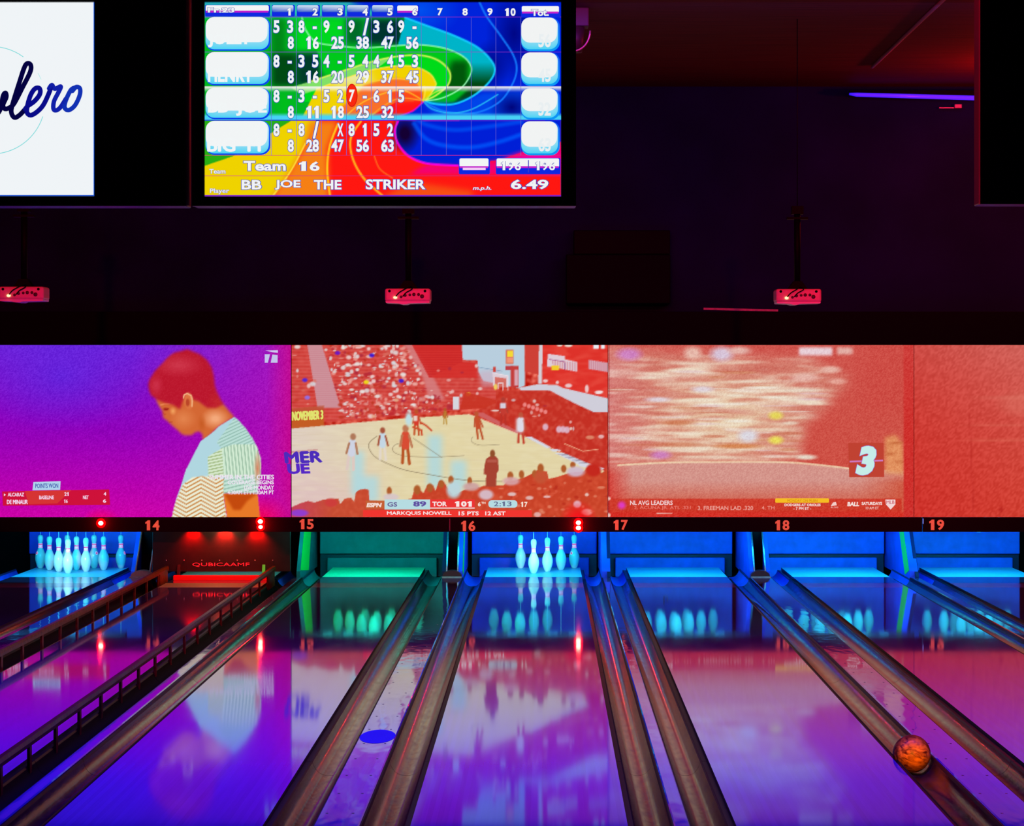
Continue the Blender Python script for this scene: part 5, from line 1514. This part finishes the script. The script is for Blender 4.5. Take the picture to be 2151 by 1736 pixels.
# ================================================================== PROJECTORS
YJ = 22.5
SJ = F / YJ
def projector(px, py, lab):
    x = (px - VX) / SJ; zb = H - (py - VY) / SJ
    t = thing('projector', lab, 'projector', (x, YJ, zb), 'projectors hung from the ceiling')
    bm = B(); box(bm, -0.195, 0.195, 0, 0.28, 0.018, 0.13, bev=0.018)
    link('body', bm, M_PROJ, t)
    bm = B(); prism(bm, [(-0.19, 0.02), (-0.185, 0.006), (-0.08, 0.002), (-0.05, -0.006), (-0.01, -0.006), (0.01, 0.002), (0.185, 0.006), (0.19, 0.02)], 0.004, 0.275)
    link('base_shell', bm, mat('projector_base_%d' % int(px), (0.95, 0.92, 1.0), 0.4) if 'projector_base' not in MATS else MATS['projector_base'], t)
    for a, z, r_ in ((-0.02, 0.070, 0.013), (0.02, 0.075, 0.012), (0.055, 0.078, 0.015), (0.095, 0.078, 0.013), (0.125, 0.062, 0.018), (-0.055, 0.058, 0.012)):
        bm = B(); tube(bm, [(a, -0.003, z), (a, 0.01, z)], r_, 12)
        link('port', bm, M_PORT, t, True)
    for a in (-0.155, 0.15):
        bm = B(); tube(bm, [(a, -0.003, 0.108), (a, 0.01, 0.108)], 0.012, 10)
        link('fixing_screw', bm, M_BLACK, t, True)
    bm = B(); bmesh.ops.create_uvsphere(bm, u_segments=14, v_segments=8, radius=0.017, matrix=Matrix.Translation((-0.105, -0.004, 0.052)) @ Matrix.Diagonal((1, 0.5, 0.7, 1)))
    link('status_lamp', bm, M_STATUS, t, True)
    for a, zz in ((-0.10, 0.06), (-0.04, 0.062)):
        bm = B(); tube(bm, catmull([(a, -0.006, zz), (a + 0.03, -0.02, 0.095), (a + 0.08, -0.01, 0.125), (0.02, 0.10, 0.155), (0.0, 0.14, 0.21)], 5), 0.005, 6)
        link('cable', bm, M_BLACK, t, True)
    bm = B(); prism(bm, [(-0.085, 0.128), (0.085, 0.128), (0.06, 0.165), (0.035, 0.20), (-0.035, 0.20), (-0.06, 0.165)], 0.08, 0.2)
    link('mount_bracket', bm, M_BLACK, t)
    bm = B(); tube(bm, [(0, 0.14, 0.19), (0, 0.14, 0.80)], 0.028, 12)
    link('pole', bm, M_BLACK, t, True)
    bm = B(); box(bm, -0.09, 0.09, 0.10, 0.18, 0.735, 0.755); box(bm, -0.05, 0.05, 0.09, 0.19, 0.78, 0.85)
    link('pole_clamp', bm, M_BLACK, t)
    bm = B(); tube(bm, [(0, 0.14, 0.84), (0, 0.14, ZC - zb)], 0.004, 8)
    link('drop_rod', bm, M_BLACK, t, True)
mat('projector_base', (0.95, 0.90, 1.0), 0.4)
projector(44, 634, 'pink-lit projector on a black pole, leftmost of the three')
projector(856, 638, 'pink-lit projector on a black pole below the score monitor')
projector(1678, 639, 'pink-lit projector on a black pole, rightmost of the three')

# ================================================================== UPPER WALL AND CEILING
bm = B(); box(bm, -0.55, 0.55, -0.30, 0.0, 0.0, 0.52, bev=0.01)
t = thing('wall_cabinet', 'black box fixed high on the dark wall above the header', 'box', ((1297 - VX) / (F / YW), YW, H - (640 - VY) / (F / YW)))
link('lower_box', bm, M_BLACK, t)
bm = B(); box(bm, -0.47, 0.55, -0.22, 0.0, 0.525, 0.78, bev=0.01)
link('upper_box', bm, mat('cabinet_black', (0.003, 0.002, 0.002), 0.6, spec=0.06), t)
t = thing('tube_light', 'glowing blue tube lamp high on the dark wall', 'lamp', ((1780 - VX) / (F / 27.6), 27.6, H - (203 - VY) / (F / 27.6)))
bm = B(); tube(bm, [(0.02, 0, 0.028), (0.1, 0, 0.02), (1.6, 0, -0.022)], [0.012, 0.022, 0.026], 12)
link('tube', bm, M_TUBE, t, True)
bm = B(); box(bm, 0.03, 1.58, 0.03, 0.09, 0.02, 0.07)
link('fixture', bm, M_BLACK, t)
for k in (0.15, 1.4):
    bm = B(); box(bm, k, k + 0.04, 0.04, 0.30, 0.03, 0.06)
    link('bracket', bm, M_BLACK, t)
bm = B(); box(bm, -0.04, 0.04, -0.03, 0.03, 0, 0.045, bev=0.006); box(bm, -0.2, -0.04, -0.01, 0.01, 0.0, 0.012)
o = tag(link('wall_bracket', bm, M_CONDUIT), 'small red-lit bracket below the blue tube lamp', 'bracket')
o.location = ((2012 - VX) / (F / 27.85), 27.85, H - (228 - VY) / (F / 27.85))
bm = B(); tube(bm, [(0, 15, 0), (0, 26.0, 0)], 0.016, 8)
o = tag(link('ceiling_conduit', bm, M_CONDUIT, None, True), 'thin pipe running along the red ceiling', 'pipe')
o.location = (3.25, 0, ZC - 0.017)
t = thing('ceiling_spotlight', 'round stage lamp on the ceiling beside the score monitor', 'lamp', ((1204 - VX) / (F / 22.0), 22.0, ZC))
bm = B(); box(bm, -0.11, 0.13, -0.10, 0.10, -0.16, 0.0, bev=0.01)
link('base', bm, mat('lamp_body', (0.05, 0.015, 0.02), 0.5), t)
bm = B(); tube(bm, [(0.14 * math.cos(a), -0.11, -0.20 - 0.17 * math.sin(a)) for a in [math.pi * k / 16 for k in range(17)]], 0.008, 8)
link('yoke', bm, mat('lamp_yoke', (0.7, 0.25, 0.28), 0.3, metal=0.4), t, True)
bm = B(); bmesh.ops.create_cone(bm, cap_ends=True, segments=24, radius1=0.075, radius2=0.10, depth=0.22, matrix=Matrix.Translation((0.0, 0, -0.26)))
link('lamp_head', bm, MATS['lamp_body'], t, True)
